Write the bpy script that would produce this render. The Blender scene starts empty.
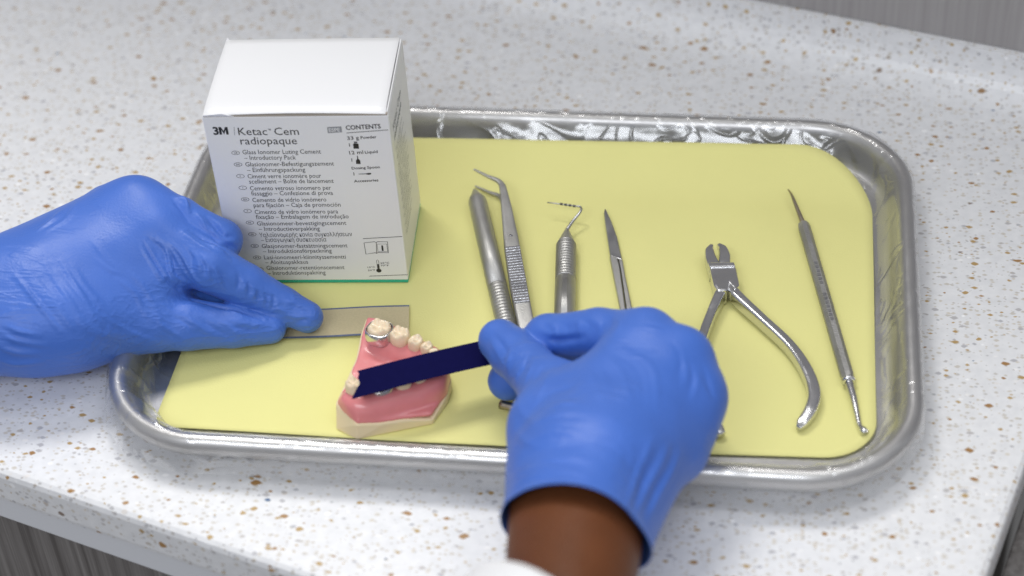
import bpy, bmesh, math, random
import numpy as np
from mathutils import Vector
random.seed(7); RNG = np.random.default_rng(11)
S = 0.001                                   # everything below is measured in millimetres
SC = bpy.context.scene
COL = SC.collection
# ------------------------------------------------------------------ camera
F_PX = 1851.73
ROT = (math.radians(49.26525364), math.radians(3.18922122), math.radians(7.70209669))
CAM = np.array([108.643, -619.413, 553.432])
cd = bpy.data.cameras.new('camera'); co = bpy.data.objects.new('camera', cd); COL.objects.link(co)
co.location = CAM * S; co.rotation_euler = ROT
cd.sensor_width = 36; cd.lens = 36 * F_PX / 1024
cd.clip_start = 0.02; cd.clip_end = 30
cd.dof.use_dof = True; cd.dof.focus_distance = 0.830; cd.dof.aperture_fstop = 5.4
SC.camera = co
# ------------------------------------------------------------------ room light
w = bpy.data.worlds.new('World'); SC.world = w; w.use_nodes = True
wn, wl = w.node_tree.nodes, w.node_tree.links
bg = wn['Background']; bg.inputs['Strength'].default_value = 0.80
tc = wn.new('ShaderNodeTexCoord'); sp = wn.new('ShaderNodeSeparateXYZ'); rp = wn.new('ShaderNodeValToRGB')
mp = wn.new('ShaderNodeMath'); mp.operation = 'MULTIPLY_ADD'; mp.inputs[1].default_value = 0.5; mp.inputs[2].default_value = 0.5
wl.new(tc.outputs['Generated'], sp.inputs[0]); wl.new(sp.outputs['Z'], mp.inputs[0]); wl.new(mp.outputs[0], rp.inputs[0]); wl.new(rp.outputs[0], bg.inputs[0])
e = rp.color_ramp.elements
e[0].position = 0.0; e[0].color = (0.10, 0.10, 0.10, 1)
e[1].position = 1.0; e[1].color = (0.50, 0.50, 0.50, 1)
for p_, c_ in ((0.36, (0.14, 0.14, 0.145, 1)), (0.46, (0.36, 0.36, 0.38, 1)), (0.55, (0.50, 0.51, 0.55, 1)), (0.80, (0.48, 0.485, 0.50, 1))):
    q = e.new(p_); q.color = c_
def area(name, loc, target, sx, sy, power, col):
    l = bpy.data.lights.new(name, 'AREA'); l.shape = 'RECTANGLE'; l.size = sx; l.size_y = sy; l.energy = power; l.color = col
    o = bpy.data.objects.new(name, l); COL.objects.link(o); o.location = loc
    o.rotation_euler = (Vector(target) - Vector(loc)).to_track_quat('-Z', 'Y').to_euler()
area('ceiling_or_fill_lamp', (-0.35, 0.75, 1.75), (0, 0, 0), 0.9, 0.45, 18.5, (1.0, 0.985, 0.96))
area('ceiling_or_fill_lamp', (0.75, -0.15, 1.9), (0, 0, 0), 0.6, 1.2, 5, (0.97, 0.985, 1.0))
area('ceiling_or_fill_lamp', (-0.25, -1.55, 1.55), (0, 0.05, 0), 1.2, 0.5, 13.5, (0.90, 0.94, 1.0))  # added fill lamp behind the camera: brightens front faces, streaks the film
SC.render.filter_size = 1.1; SC.cycles.use_denoising = True; SC.cycles.denoiser = 'OPENIMAGEDENOISE'; SC.cycles.denoising_input_passes = 'RGB_ALBEDO_NORMAL'; SC.cycles.denoising_prefilter = 'NONE'; SC.cycles.use_adaptive_sampling = False
SC.view_settings.view_transform = 'Standard'; SC.view_settings.look = 'None'
SC.view_settings.exposure = 0.25; SC.view_settings.gamma = 1.0
# ------------------------------------------------------------------ geometry helpers (mm)
def _rot(rx, ry, rz):
    cx, sx, cy, sy, cz, sz = math.cos(rx), math.sin(rx), math.cos(ry), math.sin(ry), math.cos(rz), math.sin(rz)
    X = np.array([[1,0,0],[0,cx,-sx],[0,sx,cx]]); Y = np.array([[cy,0,sy],[0,1,0],[-sy,0,cy]]); Z = np.array([[cz,-sz,0],[sz,cz,0],[0,0,1]])
    return Z @ Y @ X
RM = _rot(*ROT)
def P(x, y, z=0.0):
    """measured spot of the photograph -> point of the table world at height z (mm)"""
    d = RM @ np.array([(x - 512) / F_PX, -(y - 288) / F_PX, -1.0])
    return CAM + (z - CAM[2]) / d[2] * d
def norm(v):
    v = np.asarray(v, float); return v / (np.linalg.norm(v) + 1e-12)
def link(o, parent=None):
    COL.objects.link(o)
    if parent is not None: o.parent = parent
    return o
def empty(name, loc, label=None, cat=None, group=None):
    o = link(bpy.data.objects.new(name, None)); o.location = np.asarray(loc, float) * S; o.empty_display_size = 0.01
    if label: o['label'] = label
    if cat: o['category'] = cat
    if group: o['group'] = group
    o['_org'] = 0; del o['_org']
    return o
def mesh(name, V, F, mat, parent=None, org=None, smooth=True, mods=(), label=None, cat=None, kind=None, group=None):
    V = np.asarray(V, float)
    if parent is not None:
        p = parent; base = np.zeros(3)
        while p is not None: base = base + np.array(p.location) / S; p = p.parent
        org = base
        loc = (0, 0, 0)
    else:
        org = np.zeros(3) if org is None else np.asarray(org, float); loc = org * S
    me = bpy.data.meshes.new(name); me.from_pydata(((V - org) * S).tolist(), [], [tuple(int(i) for i in f) for f in F]); me.update()
    bm = bmesh.new(); bm.from_mesh(me); bmesh.ops.recalc_face_normals(bm, faces=bm.faces); bm.to_mesh(me); bm.free()
    if smooth: me.polygons.foreach_set('use_smooth', [True] * len(me.polygons))
    if name in ('leg',): me.set_sharp_from_angle(angle=math.radians(38))
    for m in (mat if isinstance(mat, (list, tuple)) else [mat]): me.materials.append(m)
    o = link(bpy.data.objects.new(name, me), parent); o.location = loc
    for t, kw in mods:
        md = o.modifiers.new(t.lower(), t)
        for k, v in kw.items(): setattr(md, k, v)
    for k, v in (('label', label), ('category', cat), ('kind', kind), ('group', group)):
        if v: o[k] = v
    return o
BEV = lambda w, n=2, a=35: ('BEVEL', dict(width=w * S, segments=n, limit_method='ANGLE', angle_limit=math.radians(a), harden_normals=False))
SOL = lambda t, off=0: ('SOLIDIFY', dict(thickness=t * S, offset=off))
SUB = lambda n: ('SUBSURF', dict(levels=n, render_levels=n))
def catmull(pts, n=8):
    pts = np.asarray(pts, float); out = []
    Q = np.vstack([2 * pts[0] - pts[1], pts, 2 * pts[-1] - pts[-2]])
    for i in range(1, len(Q) - 2):
        a, b, c, d = Q[i-1], Q[i], Q[i+1], Q[i+2]
        for t in np.linspace(0, 1, n, endpoint=False):
            out.append(0.5 * ((2*b) + (-a + c)*t + (2*a - 5*b + 4*c - d)*t*t + (-a + 3*b - 3*c + d)*t**3))
    out.append(pts[-1]); return np.array(out)
def tube(path, rad, n=16, aspect=None, up=(0, 0, 1), cap=True, power=2.0):
    """sweep an ellipse (or a squarish section) along a path; rad = half width sideways, aspect = half height / half width"""
    path = np.asarray(path, float); m = len(path)
    rad = np.broadcast_to(np.asarray(rad, float), (m,)); asp = np.broadcast_to(np.asarray(1.0 if aspect is None else aspect, float), (m,))
    T = np.gradient(path, axis=0); V = []; F = []
    side0 = None
    for i in range(m):
        t = norm(T[i]); s = np.cross(t, up)
        if np.linalg.norm(s) < 1e-3: s = side0 if side0 is not None else np.cross(t, (1, 0, 0))
        s = norm(s); side0 = s; u = np.cross(s, t)
        for k in range(n):
            a = 2 * math.pi * (k + 0.5) / n; c, d = math.cos(a), math.sin(a)
            c = math.copysign(abs(c) ** (2 / power), c); d = math.copysign(abs(d) ** (2 / power), d)
            V.append(path[i] + rad[i] * (c * s + asp[i] * d * u))
    for i in range(m - 1):
        for k in range(n):
            a, b = i * n + k, i * n + (k + 1) % n
            F.append((a, b, b + n, a + n))
    if cap: F.append(tuple(range(n))[::-1]); F.append(tuple(range((m - 1) * n, m * n)))
    return np.array(V), F
def join(*vf):
    V = []; F = []; b = 0
    for v, f in vf:
        V.append(np.asarray(v, float)); F += [tuple(i + b for i in q) for q in f]; b += len(v)
    return np.vstack(V), F
def prism(poly, z0, z1):
    n = len(poly); V = [(p[0], p[1], z0) for p in poly] + [(p[0], p[1], z1) for p in poly]
    F = [tuple(range(n))[::-1], tuple(range(n, 2 * n))] + [(i, (i+1) % n, n + (i+1) % n, n + i) for i in range(n)]
    return np.array(V, float), F
def box(c, e1, e2, e3):
    c, e1, e2, e3 = (np.asarray(q, float) for q in (c, e1, e2, e3))
    V = [c + a*e1 + b*e2 + d*e3 for a in (-1, 1) for b in (-1, 1) for d in (-1, 1)]
    return np.array(V), [(0,1,3,2),(4,6,7,5),(0,4,5,1),(2,3,7,6),(0,2,6,4),(1,5,7,3)]
def round_rect(hw, hd, r, nc=14, ns=16):
    """loop of a rounded rectangle about the origin, same count whatever the size"""
    pts = []
    cs = [(hw - r, hd - r, 0), (-hw + r, hd - r, 90), (-hw + r, -hd + r, 180), (hw - r, -hd + r, 270)]
    for i, (cx, cy, a0) in enumerate(cs):
        for k in range(nc + 1):
            a = math.radians(a0 + 90 * k / nc); pts.append((cx + r * math.cos(a), cy + r * math.sin(a)))
        nx, ny, a1 = cs[(i + 1) % 4]; a = math.radians(a1)
        q0 = np.array(pts[-1]); q1 = np.array((nx + r * math.cos(a), ny + r * math.sin(a)))
        for k in range(1, ns): pts.append(tuple(q0 + (q1 - q0) * k / ns))
    return np.array(pts)
def loft(loops, cap0=False, cap1=False):
    n = len(loops[0]); V = np.vstack(loops); F = []
    for i in range(len(loops) - 1):
        for k in range(n):
            a, b = i * n + k, i * n + (k + 1) % n; F.append((a, b, b + n, a + n))
    if cap0: F.append(tuple(range(n))[::-1])
    if cap1: F.append(tuple(range((len(loops) - 1) * n, len(loops) * n)))
    return V, F
# smooth value noise on points, for creases and unevenness that belong to the shape
_NT = RNG.random((32, 32, 32))
def vnoise(p):
    p = np.asarray(p, float); i = np.floor(p).astype(int); f = p - i; f = f * f * (3 - 2 * f); r = 0
    for a in (0, 1):
        for b in (0, 1):
            for c in (0, 1):
                wgt = (f[..., 0] if a else 1 - f[..., 0]) * (f[..., 1] if b else 1 - f[..., 1]) * (f[..., 2] if c else 1 - f[..., 2])
                r = r + wgt * _NT[(i[..., 0] + a) % 32, (i[..., 1] + b) % 32, (i[..., 2] + c) % 32]
    return r
# signed-distance modelling of continuous bodies
def smin(a, b, k):
    h = np.clip(0.5 + 0.5 * (b - a) / k, 0, 1); return b + (a - b) * h - k * h * (1 - h)
def cone(G, a, b, ra, rb):
    a = np.asarray(a, float); b = np.asarray(b, float); ab = b - a
    t = np.clip(((G - a) @ ab) / (ab @ ab + 1e-9), 0, 1)
    return np.linalg.norm(G - a - t[..., None] * ab, axis=-1) - (ra + (rb - ra) * t)
def grid(lo, hi, h):
    ax = [np.arange(lo[i], hi[i] + h, h) for i in range(3)]
    return np.stack(np.meshgrid(*ax, indexing='ij'), -1)
def nets(D, lo, h):
    """surface nets: signed distances on a grid -> quad mesh"""
    ins = D < 0; sh = tuple(s - 1 for s in D.shape)
    C = [(a, b, c) for a in (0, 1) for b in (0, 1) for c in (0, 1)]
    def corner(A, c): return A[c[0]:c[0]+sh[0], c[1]:c[1]+sh[1], c[2]:c[2]+sh[2]]
    acc = np.zeros(sh + (3,)); cnt = np.zeros(sh)
    for i, a in enumerate(C):
        for b in C[i+1:]:
            if sum(abs(x - y) for x, y in zip(a, b)) != 1: continue
            da, db = corner(D, a), corner(D, b); m = (da < 0) != (db < 0)
            t = np.where(m, da / np.where(m, da - db, 1), 0)
            for k in range(3): acc[..., k] += np.where(m, a[k] + t * (b[k] - a[k]), 0)
            cnt += m
    act = cnt > 0; idx = -np.ones(sh, int); idx[act] = np.arange(act.sum())
    cell = np.argwhere(act); V = np.asarray(lo) + h * (cell + acc[act] / cnt[act][:, None])
    F = []
    for ax in range(3):
        o1, o2 = [(1, 2), (2, 0), (0, 1)][ax]
        sl0 = [slice(1, n - 1) for n in D.shape]; sl1 = list(sl0); sl0[ax] = slice(0, D.shape[ax] - 1); sl1[ax] = slice(1, D.shape[ax])
        m = ins[tuple(sl0)] != ins[tuple(sl1)]; fl = ins[tuple(sl0)]
        pos = np.argwhere(m); 
        off = np.array([1, 1, 1]); off[ax] = 0; pos0 = pos + off
        d1 = np.zeros(3, int); d1[o1] = 1; d2 = np.zeros(3, int); d2[o2] = 1
        q = np.stack([idx[tuple((pos0 - a).T)] for a in (d1 + d2, d2, np.zeros(3, int), d1)], 1)
        f = fl[tuple(pos.T)]; q[~f] = q[~f][:, ::-1]; F.append(q)
    return V, np.vstack(F)
def vnormals(V, F):
    n = np.cross(V[F[:, 2]] - V[F[:, 0]], V[F[:, 3]] - V[F[:, 1]]); N = np.zeros_like(V)
    for k in range(4): np.add.at(N, F[:, k], n)
    return N / (np.linalg.norm(N, axis=1, keepdims=True) + 1e-12)
def relax(V, F, it=2, lam=0.5):
    for _ in range(it):
        A = np.zeros_like(V); c = np.zeros(len(V))
        for k in range(4):
            for j in (1, 3):
                np.add.at(A, F[:, k], V[F[:, (k + j) % 4]]); np.add.at(c, F[:, k], 1)
        V = V + lam * (A / np.maximum(c, 1)[:, None] - V)
    return V
# ------------------------------------------------------------------ materials
def new_mat(name):
    m = bpy.data.materials.new(name); m.use_nodes = True; nt = m.node_tree
    return m, nt.nodes, nt.links, nt.nodes['Principled BSDF']
def pmat(name, col, rough=0.5, metal=0.0, bump=0.0, bscale=400, var=0.0, vscale=60, stretch=(1, 1, 1), rvar=0.0, spec=0.5, sss=0.0, coat=0.0):
    m, n, l, b = new_mat(name)
    b.inputs['Base Color'].default_value = (*col, 1); b.inputs['Roughness'].default_value = rough
    b.inputs['Metallic'].default_value = metal; b.inputs['Specular IOR Level'].default_value = spec; b.inputs['Coat Weight'].default_value = coat
    if sss: b.inputs['Subsurface Weight'].default_value = sss; b.inputs['Subsurface Radius'].default_value = (0.004, 0.0022, 0.0015); b.inputs['Subsurface Scale'].default_value = 0.6
    t = n.new('ShaderNodeTexCoord'); mpn = n.new('ShaderNodeMapping'); mpn.inputs['Scale'].default_value = stretch; l.new(t.outputs['Object'], mpn.inputs[0])
    if var or rvar:
        z = n.new('ShaderNodeTexNoise'); z.inputs['Scale'].default_value = vscale; z.inputs['Detail'].default_value = 5; l.new(mpn.outputs[0], z.inputs[0])
        if var:
            x = n.new('ShaderNodeMix'); x.data_type = 'RGBA'; x.inputs[6].default_value = (*[max(0, c * (1 - var)) for c in col], 1); x.inputs[7].default_value = (*[min(1, c * (1 + var)) for c in col], 1)
            l.new(z.outputs['Fac'], x.inputs[0]); l.new(x.outputs[2], b.inputs['Base Color'])
        if rvar:
            r = n.new('ShaderNodeMapRange'); r.inputs[1].default_value = 0.3; r.inputs[2].default_value = 0.7; r.inputs[3].default_value = max(0.02, rough - rvar); r.inputs[4].default_value = rough + rvar
            l.new(z.outputs['Fac'], r.inputs[0]); l.new(r.outputs[0], b.inputs['Roughness'])
    if bump:
        z = n.new('ShaderNodeTexNoise'); z.inputs['Scale'].default_value = bscale; z.inputs['Detail'].default_value = 4; l.new(mpn.outputs[0], z.inputs[0])
        k = n.new('ShaderNodeBump'); k.inputs['Strength'].default_value = bump; k.inputs['Distance'].default_value = 0.0006
        l.new(z.outputs['Fac'], k.inputs['Height']); l.new(k.outputs[0], b.inputs['Normal'])
    return m
def stone_mat():
    m, n, l, b = new_mat('speckled_stone'); b.inputs['Roughness'].default_value = 0.32; b.inputs['Specular IOR Level'].default_value = 0.45
    t = n.new('ShaderNodeTexCoord'); cur = None
    base = n.new('ShaderNodeTexNoise'); base.inputs['Scale'].default_value = 220; base.inputs['Detail'].default_value = 6; l.new(t.outputs['Object'], base.inputs[0])
    x = n.new('ShaderNodeMix'); x.data_type = 'RGBA'; x.inputs[6].default_value = (0.66, 0.665, 0.68, 1); x.inputs[7].default_value = (0.85, 0.85, 0.86, 1); l.new(base.outputs['Fac'], x.inputs[0]); cur = x.outputs[2]
    # (cell mm, share of cells that hold a chip, chip radius in cells, softness, colour ramp, offset)
    layers = [(2.0, 0.52, 0.36, 0.18, [(0, (.46, .46, .48)), (1, (.64, .59, .51))], 1.3),
              (3.1, 0.30, 0.30, 0.12, [(0, (.46, .46, .49)), (.5, (.52, .47, .42)), (1, (.92, .92, .93))], 5.1),
              (4.1, 0.33, 0.24, 0.08, [(0, (.50, .36, .17)), (.7, (.42, .27, .10)), (1, (.44, .40, .36))], 9.7),
              (6.5, 0.30, 0.21, 0.05, [(0, (.33, .175, .06)), (.7, (.43, .26, .11)), (.88, (.28, .17, .09)), (1, (.24, .21, .20))], 3.3),
              (15.0, 0.20, 0.055, 0.03, [(0, (.05, .12, .25)), (1, (.08, .15, .28))], 7.9)]
    for cell, share, rad, soft, cols, off in layers:
        mpn = n.new('ShaderNodeMapping'); mpn.inputs['Location'].default_value = (off, off * .7, off * 1.3); l.new(t.outputs['Object'], mpn.inputs[0])
        wz = n.new('ShaderNodeTexNoise'); wz.inputs['Scale'].default_value = 900 / cell; wz.inputs['Detail'].default_value = 2; l.new(mpn.outputs[0], wz.inputs[0])
        wm = n.new('ShaderNodeVectorMath'); wm.operation = 'MULTIPLY_ADD'; mpn.inputs['Scale'].default_value = (.78, 1.22, 1); wm.inputs[1].default_value = (cell * S * .46,) * 3; l.new(wz.outputs['Color'], wm.inputs[0]); l.new(mpn.outputs[0], wm.inputs[2])
        v = n.new('ShaderNodeTexVoronoi'); v.feature = 'F1'; v.inputs['Scale'].default_value = 1000 / cell; v.distance = 'MINKOWSKI'; v.inputs['Exponent'].default_value = 1.3; l.new(wm.outputs[0], v.inputs['Vector'])
        s = n.new('ShaderNodeSeparateColor'); l.new(v.outputs['Color'], s.inputs[0])
        keep = n.new('ShaderNodeMath'); keep.operation = 'LESS_THAN'; keep.inputs[1].default_value = share; l.new(s.outputs['Red'], keep.inputs[0])
        # chips of many sizes: radius scaled by the cell's own random value
        sz = n.new('ShaderNodeMapRange'); sz.inputs[3].default_value = 0.45; sz.inputs[4].default_value = 1.35; l.new(s.outputs['Green'], sz.inputs[0])
        dv = n.new('ShaderNodeMath'); dv.operation = 'DIVIDE'; l.new(v.outputs['Distance'], dv.inputs[0]); l.new(sz.outputs[0], dv.inputs[1])
        mr = n.new('ShaderNodeMapRange'); mr.inputs[1].default_value = rad + soft; mr.inputs[2].default_value = rad - soft * .2; l.new(dv.outputs[0], mr.inputs[0])
        mk = n.new('ShaderNodeMath'); mk.operation = 'MULTIPLY'; l.new(mr.outputs[0], mk.inputs[0]); l.new(keep.outputs[0], mk.inputs[1])
        cr = n.new('ShaderNodeValToRGB'); ce = cr.color_ramp.elements
        ce[0].position = cols[0][0]; ce[0].color = (*cols[0][1], 1); ce[1].position = cols[-1][0]; ce[1].color = (*cols[-1][1], 1)
        for p_, c_ in cols[1:-1]:
            q = ce.new(p_); q.color = (*c_, 1)
        l.new(s.outputs['Blue'], cr.inputs[0])
        x = n.new('ShaderNodeMix'); x.data_type = 'RGBA'; l.new(mk.outputs[0], x.inputs[0]); l.new(cur, x.inputs[6]); l.new(cr.outputs[0], x.inputs[7]); cur = x.outputs[2]
    l.new(cur, b.inputs['Base Color'])
    return m
def grain_mat(name, c0, c1, axis_scale):
    m, n, l, b = new_mat(name); b.inputs['Roughness'].default_value = 0.5
    t = n.new('ShaderNodeTexCoord'); mpn = n.new('ShaderNodeMapping'); mpn.inputs['Scale'].default_value = axis_scale; l.new(t.outputs['Object'], mpn.inputs[0])
    z = n.new('ShaderNodeTexNoise'); z.inputs['Scale'].default_value = 1; z.inputs['Detail'].default_value = 8; z.inputs['Roughness'].default_value = 0.7; l.new(mpn.outputs[0], z.inputs[0])
    r = n.new('ShaderNodeValToRGB'); r.color_ramp.elements[0].position = .35; r.color_ramp.elements[1].position = .68
    r.color_ramp.elements[0].color = (*c0, 1); r.color_ramp.elements[1].color = (*c1, 1); l.new(z.outputs['Fac'], r.inputs[0]); l.new(r.outputs[0], b.inputs['Base Color'])
    return m
def steel_mat(name, col, rough, stretch=(1, 1, 1), scale=900, bump=0.12, rvar=0.08):
    return pmat(name, col, rough, 1.0, bump=bump, bscale=scale, stretch=stretch, rvar=rvar, vscale=120)
def film_mat():
    m, n, l, b = new_mat('clear_film'); out = n['Material Output']; n.remove(b)
    tr = n.new('ShaderNodeBsdfTransparent'); tr.inputs[0].default_value = (0.985, 0.987, 0.99, 1)
    gl = n.new('ShaderNodeBsdfGlossy'); gl.inputs['Roughness'].default_value = 0.18; gl.inputs[0].default_value = (1, 1, 1, 1)
    fr = n.new('ShaderNodeLayerWeight'); fr.inputs['Blend'].default_value = 0.5
    pw_ = n.new('ShaderNodeMath'); pw_.operation = 'POWER'; pw_.inputs[1].default_value = 3.5; l.new(fr.outputs['Facing'], pw_.inputs[0])
    mm = n.new('ShaderNodeMath'); mm.operation = 'MULTIPLY_ADD'; mm.inputs[1].default_value = 0.7; mm.inputs[2].default_value = 0.11; mm.use_clamp = True; l.new(pw_.outputs[0], mm.inputs[0])
    mx = n.new('ShaderNodeMixShader'); l.new(mm.outputs[0], mx.inputs[0]); df = n.new('ShaderNodeBsdfDiffuse'); df.inputs[0].default_value = (.8, .82, .86, 1); m2 = n.new('ShaderNodeMixShader'); m2.inputs[0].default_value = 0.05; l.new(tr.outputs[0], m2.inputs[1]); l.new(df.outputs[0], m2.inputs[2]); l.new(m2.outputs[0], mx.inputs[1]); l.new(gl.outputs[0], mx.inputs[2]); l.new(mx.outputs[0], out.inputs[0])
    t = n.new('ShaderNodeTexCoord'); hs = []
    for sc_n, wd_n, amp_n in ((13, .03, 1.0), (30, .045, .55)):
        z = n.new('ShaderNodeTexNoise'); z.inputs['Scale'].default_value = sc_n; z.inputs['Detail'].default_value = 1; z.inputs['Distortion'].default_value = 1.6; l.new(t.outputs['Object'], z.inputs[0])
        s1 = n.new('ShaderNodeMath'); s1.operation = 'SUBTRACT'; s1.inputs[1].default_value = .5; l.new(z.outputs['Fac'], s1.inputs[0])
        s2 = n.new('ShaderNodeMath'); s2.operation = 'ABSOLUTE'; l.new(s1.outputs[0], s2.inputs[0])
        s3 = n.new('ShaderNodeMapRange'); s3.interpolation_type = 'SMOOTHSTEP'; s3.inputs[1].default_value = wd_n; s3.inputs[2].default_value = 0; s3.inputs[4].default_value = amp_n; l.new(s2.outputs[0], s3.inputs[0]); hs.append(s3)
    sm = n.new('ShaderNodeMath'); sm.operation = 'ADD'; l.new(hs[0].outputs[0], sm.inputs[0]); l.new(hs[1].outputs[0], sm.inputs[1])
    k = n.new('ShaderNodeBump'); k.inputs['Strength'].default_value = 0.22; k.inputs['Distance'].default_value = 0.0022; l.new(sm.outputs[0], k.inputs['Height'])
    l.new(k.outputs[0], gl.inputs['Normal']); l.new(k.outputs[0], fr.inputs['Normal'])
    return m
def glove_mat():
    m = pmat('blue_nitrile', (0.046, 0.142, 0.54), 0.46, bump=0.25, bscale=900, var=0.10, vscale=45, rvar=0.10, spec=0.5)
    n, l = m.node_tree.nodes, m.node_tree.links; b = n['Principled BSDF']; last = b.inputs['Normal'].links[0].from_socket
    t = n.new('ShaderNodeTexCoord'); g = n.new('ShaderNodeTexNoise'); g.inputs['Scale'].default_value = 28; g.inputs['Detail'].default_value = 2; l.new(t.outputs['Object'], g.inputs[0])
    gm = n.new('ShaderNodeMapRange'); gm.inputs[1].default_value = .46; gm.inputs[2].default_value = .62; l.new(g.outputs['Fac'], gm.inputs[0])
    for rot, scl, dist in (((.3, .2, .9), (26, 150, 150), .0014), ((-.4, .5, -.5), (40, 220, 220), .0008)):
        mpn = n.new('ShaderNodeMapping'); mpn.inputs['Rotation'].default_value = rot; mpn.inputs['Scale'].default_value = scl; l.new(t.outputs['Object'], mpn.inputs[0])
        z = n.new('ShaderNodeTexNoise'); z.inputs['Scale'].default_value = 1; z.inputs['Detail'].default_value = 1.5; z.inputs['Distortion'].default_value = .5; l.new(mpn.outputs[0], z.inputs[0])
        s1 = n.new('ShaderNodeMath'); s1.operation = 'SUBTRACT'; s1.inputs[1].default_value = .5; l.new(z.outputs['Fac'], s1.inputs[0])
        s2 = n.new('ShaderNodeMath'); s2.operation = 'ABSOLUTE'; l.new(s1.outputs[0], s2.inputs[0])
        s3 = n.new('ShaderNodeMapRange'); s3.interpolation_type = 'SMOOTHSTEP'; s3.inputs[1].default_value = .09; s3.inputs[2].default_value = 0; l.new(s2.outputs[0], s3.inputs[0])
        s4 = n.new('ShaderNodeMath'); s4.operation = 'MULTIPLY'; l.new(s3.outputs[0], s4.inputs[0]); l.new(gm.outputs[0], s4.inputs[1])
        k = n.new('ShaderNodeBump'); k.inputs['Strength'].default_value = .19; k.inputs['Distance'].default_value = dist; l.new(s4.outputs[0], k.inputs['Height']); l.new(last, k.inputs['Normal']); last = k.outputs[0]
    l.new(last, b.inputs['Normal'])
    b.inputs['Sheen Weight'].default_value = 0.08; b.inputs['Sheen Roughness'].default_value = 0.6; b.inputs['Sheen Tint'].default_value = (.75, .8, .9, 1)
    return m
M_STONE = stone_mat()
M_GRAIN = grain_mat('grey_laminate', (0.10, 0.09, 0.085), (0.25, 0.235, 0.225), (260, 260, 6))
M_GRAIN_B = grain_mat('grey_panel_laminate', (0.29, 0.275, 0.275), (0.37, 0.355, 0.355), (300, 300, 5))
M_TRIM = pmat('white_edge_band', (0.68, 0.69, 0.72), 0.35)
M_TRAY = steel_mat('tray_steel', (0.54, 0.53, 0.52), 0.40, stretch=(1, 1, 1), scale=700, bump=0.03, rvar=0.05)
M_STEEL = steel_mat('bright_steel', (0.66, 0.66, 0.67), 0.19, bump=0.06, rvar=0.08)
M_SATIN = steel_mat('satin_steel', (0.47, 0.465, 0.45), 0.48, bump=0.2, scale=1500)
M_DARKST = steel_mat('dark_steel', (0.42, 0.42, 0.43), 0.34)
M_BRONZE = steel_mat('worn_steel_end', (0.38, 0.33, 0.27), 0.32)
M_BAND = pmat('dark_etched_band', (0.09, 0.09, 0.10), 0.4, 0.6)
M_FILM = film_mat()
M_CARDEDGE = pmat('raw_card_edge', (0.42, 0.37, 0.31), 0.8)
M_PAPER = pmat('yellow_paper', (0.77, 0.735, 0.30), 0.75, bump=0.22, bscale=1400, var=0.035, vscale=26, spec=0.25)
M_CARD = pmat('white_coated_card', (0.80, 0.80, 0.81), 0.33, bump=0.05, bscale=350, spec=0.5)
M_GREEN = pmat('green_print', (0.02, 0.42, 0.27), 0.4)
M_INK = pmat('black_ink', (0.018, 0.018, 0.02), 0.45)
M_GREYINK = pmat('grey_ink', (0.28, 0.29, 0.31), 0.45)
M_WHITEINK = pmat('white_print', (0.80, 0.80, 0.82), 0.4)
M_GLOVE = glove_mat()
M_SKIN = pmat('brown_skin', (0.125, 0.042, 0.015), 0.5, bump=0.6, bscale=420, var=0.22, vscale=60, sss=0.12, spec=0.22)
M_CLOTH = pmat('white_cloth', (0.78, 0.78, 0.79), 0.85, bump=0.5, bscale=1800)
M_GUM = pmat('pink_gum', (0.72, 0.235, 0.24), 0.28, bump=0.10, bscale=500, var=0.10, vscale=90, sss=0.12, spec=0.5, coat=0.15)
M_CREAM = pmat('cream_plaster', (0.80, 0.66, 0.42), 0.45, bump=0.1, bscale=600, var=0.04, sss=0.1)
M_TOOTH = pmat('ivory_tooth', (0.80, 0.66, 0.47), 0.28, var=0.08, vscale=200, sss=0.15, spec=0.5)
M_NAVY = pmat('navy_film', (0.005, 0.005, 0.048), 0.8, bump=0.1, bscale=1500, var=0.15, vscale=300, spec=0.04)
M_TAN = pmat('tan_strip', (0.56, 0.48, 0.29), 0.5, bump=0.2, bscale=2500, var=0.13, vscale=1100)
M_STRIPEDGE = pmat('blue_grey_edge', (0.12, 0.15, 0.24), 0.5, var=0.3, vscale=500)
# ------------------------------------------------------------------ the counter and what lies behind and below it
TH = math.radians(-17.45); E1 = np.array([math.cos(TH), math.sin(TH)]); E2 = np.array([-math.sin(TH), math.cos(TH)])
vf = P(150, 523)[:2] @ E2; ur = P(1003, 529)[:2] @ E1
HB = 24.0
vb = P(900, 33, HB)[:2] @ E2                                  # back face of the cove
def uv(u, v, z): return np.array([*(E1 * u + E2 * v), z])
UL = -1100.0
prof = [(vf + .3, -19), (vf, -17), (vf, -4), (vf + .8, -1.8), (vf + 2.4, -.5), (vf + 4.5, 0)]
R_ = 20.0
prof += [(vb - R_ - 40, 0)] + [(vb - R_ + R_ * math.sin(a), R_ - R_ * math.cos(a)) for a in np.linspace(0, math.pi / 2, 9)] + [(vb, HB), (vb + 20, HB), (vb + 20, -19)]
us = [UL, ur - 6, ur - 2.5, ur - .7, ur]
loops = []
for i, u in enumerate(us):
    dz = [0, 0, -.5, -1.8, -4][i]
    loops.append(np.array([uv(u, v, z + (dz if z > -10 else 0)) for v, z in prof]))
V, F = loft(loops, True, True)
mesh('countertop', V, F, M_STONE, org=(0, 0, -19), smooth=False, mods=[], label='white speckled stone countertop under the tray', kind='structure')
t_in = 2.0
mesh('edge_band', box(uv((UL + ur) / 2, vf + 9 + t_in, -27.1), np.array([*(E1 * (ur - UL - 6) / 2), 0]), np.array([*(E2 * 9), 0]), (0, 0, 7.8))[0],
     box((0,0,0),(1,0,0),(0,1,0),(0,0,1))[1], M_TRIM, org=uv(0, vf + 9, -35), smooth=False, mods=[BEV(1.2)], label='white band below the front edge of the countertop', kind='structure')
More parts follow.
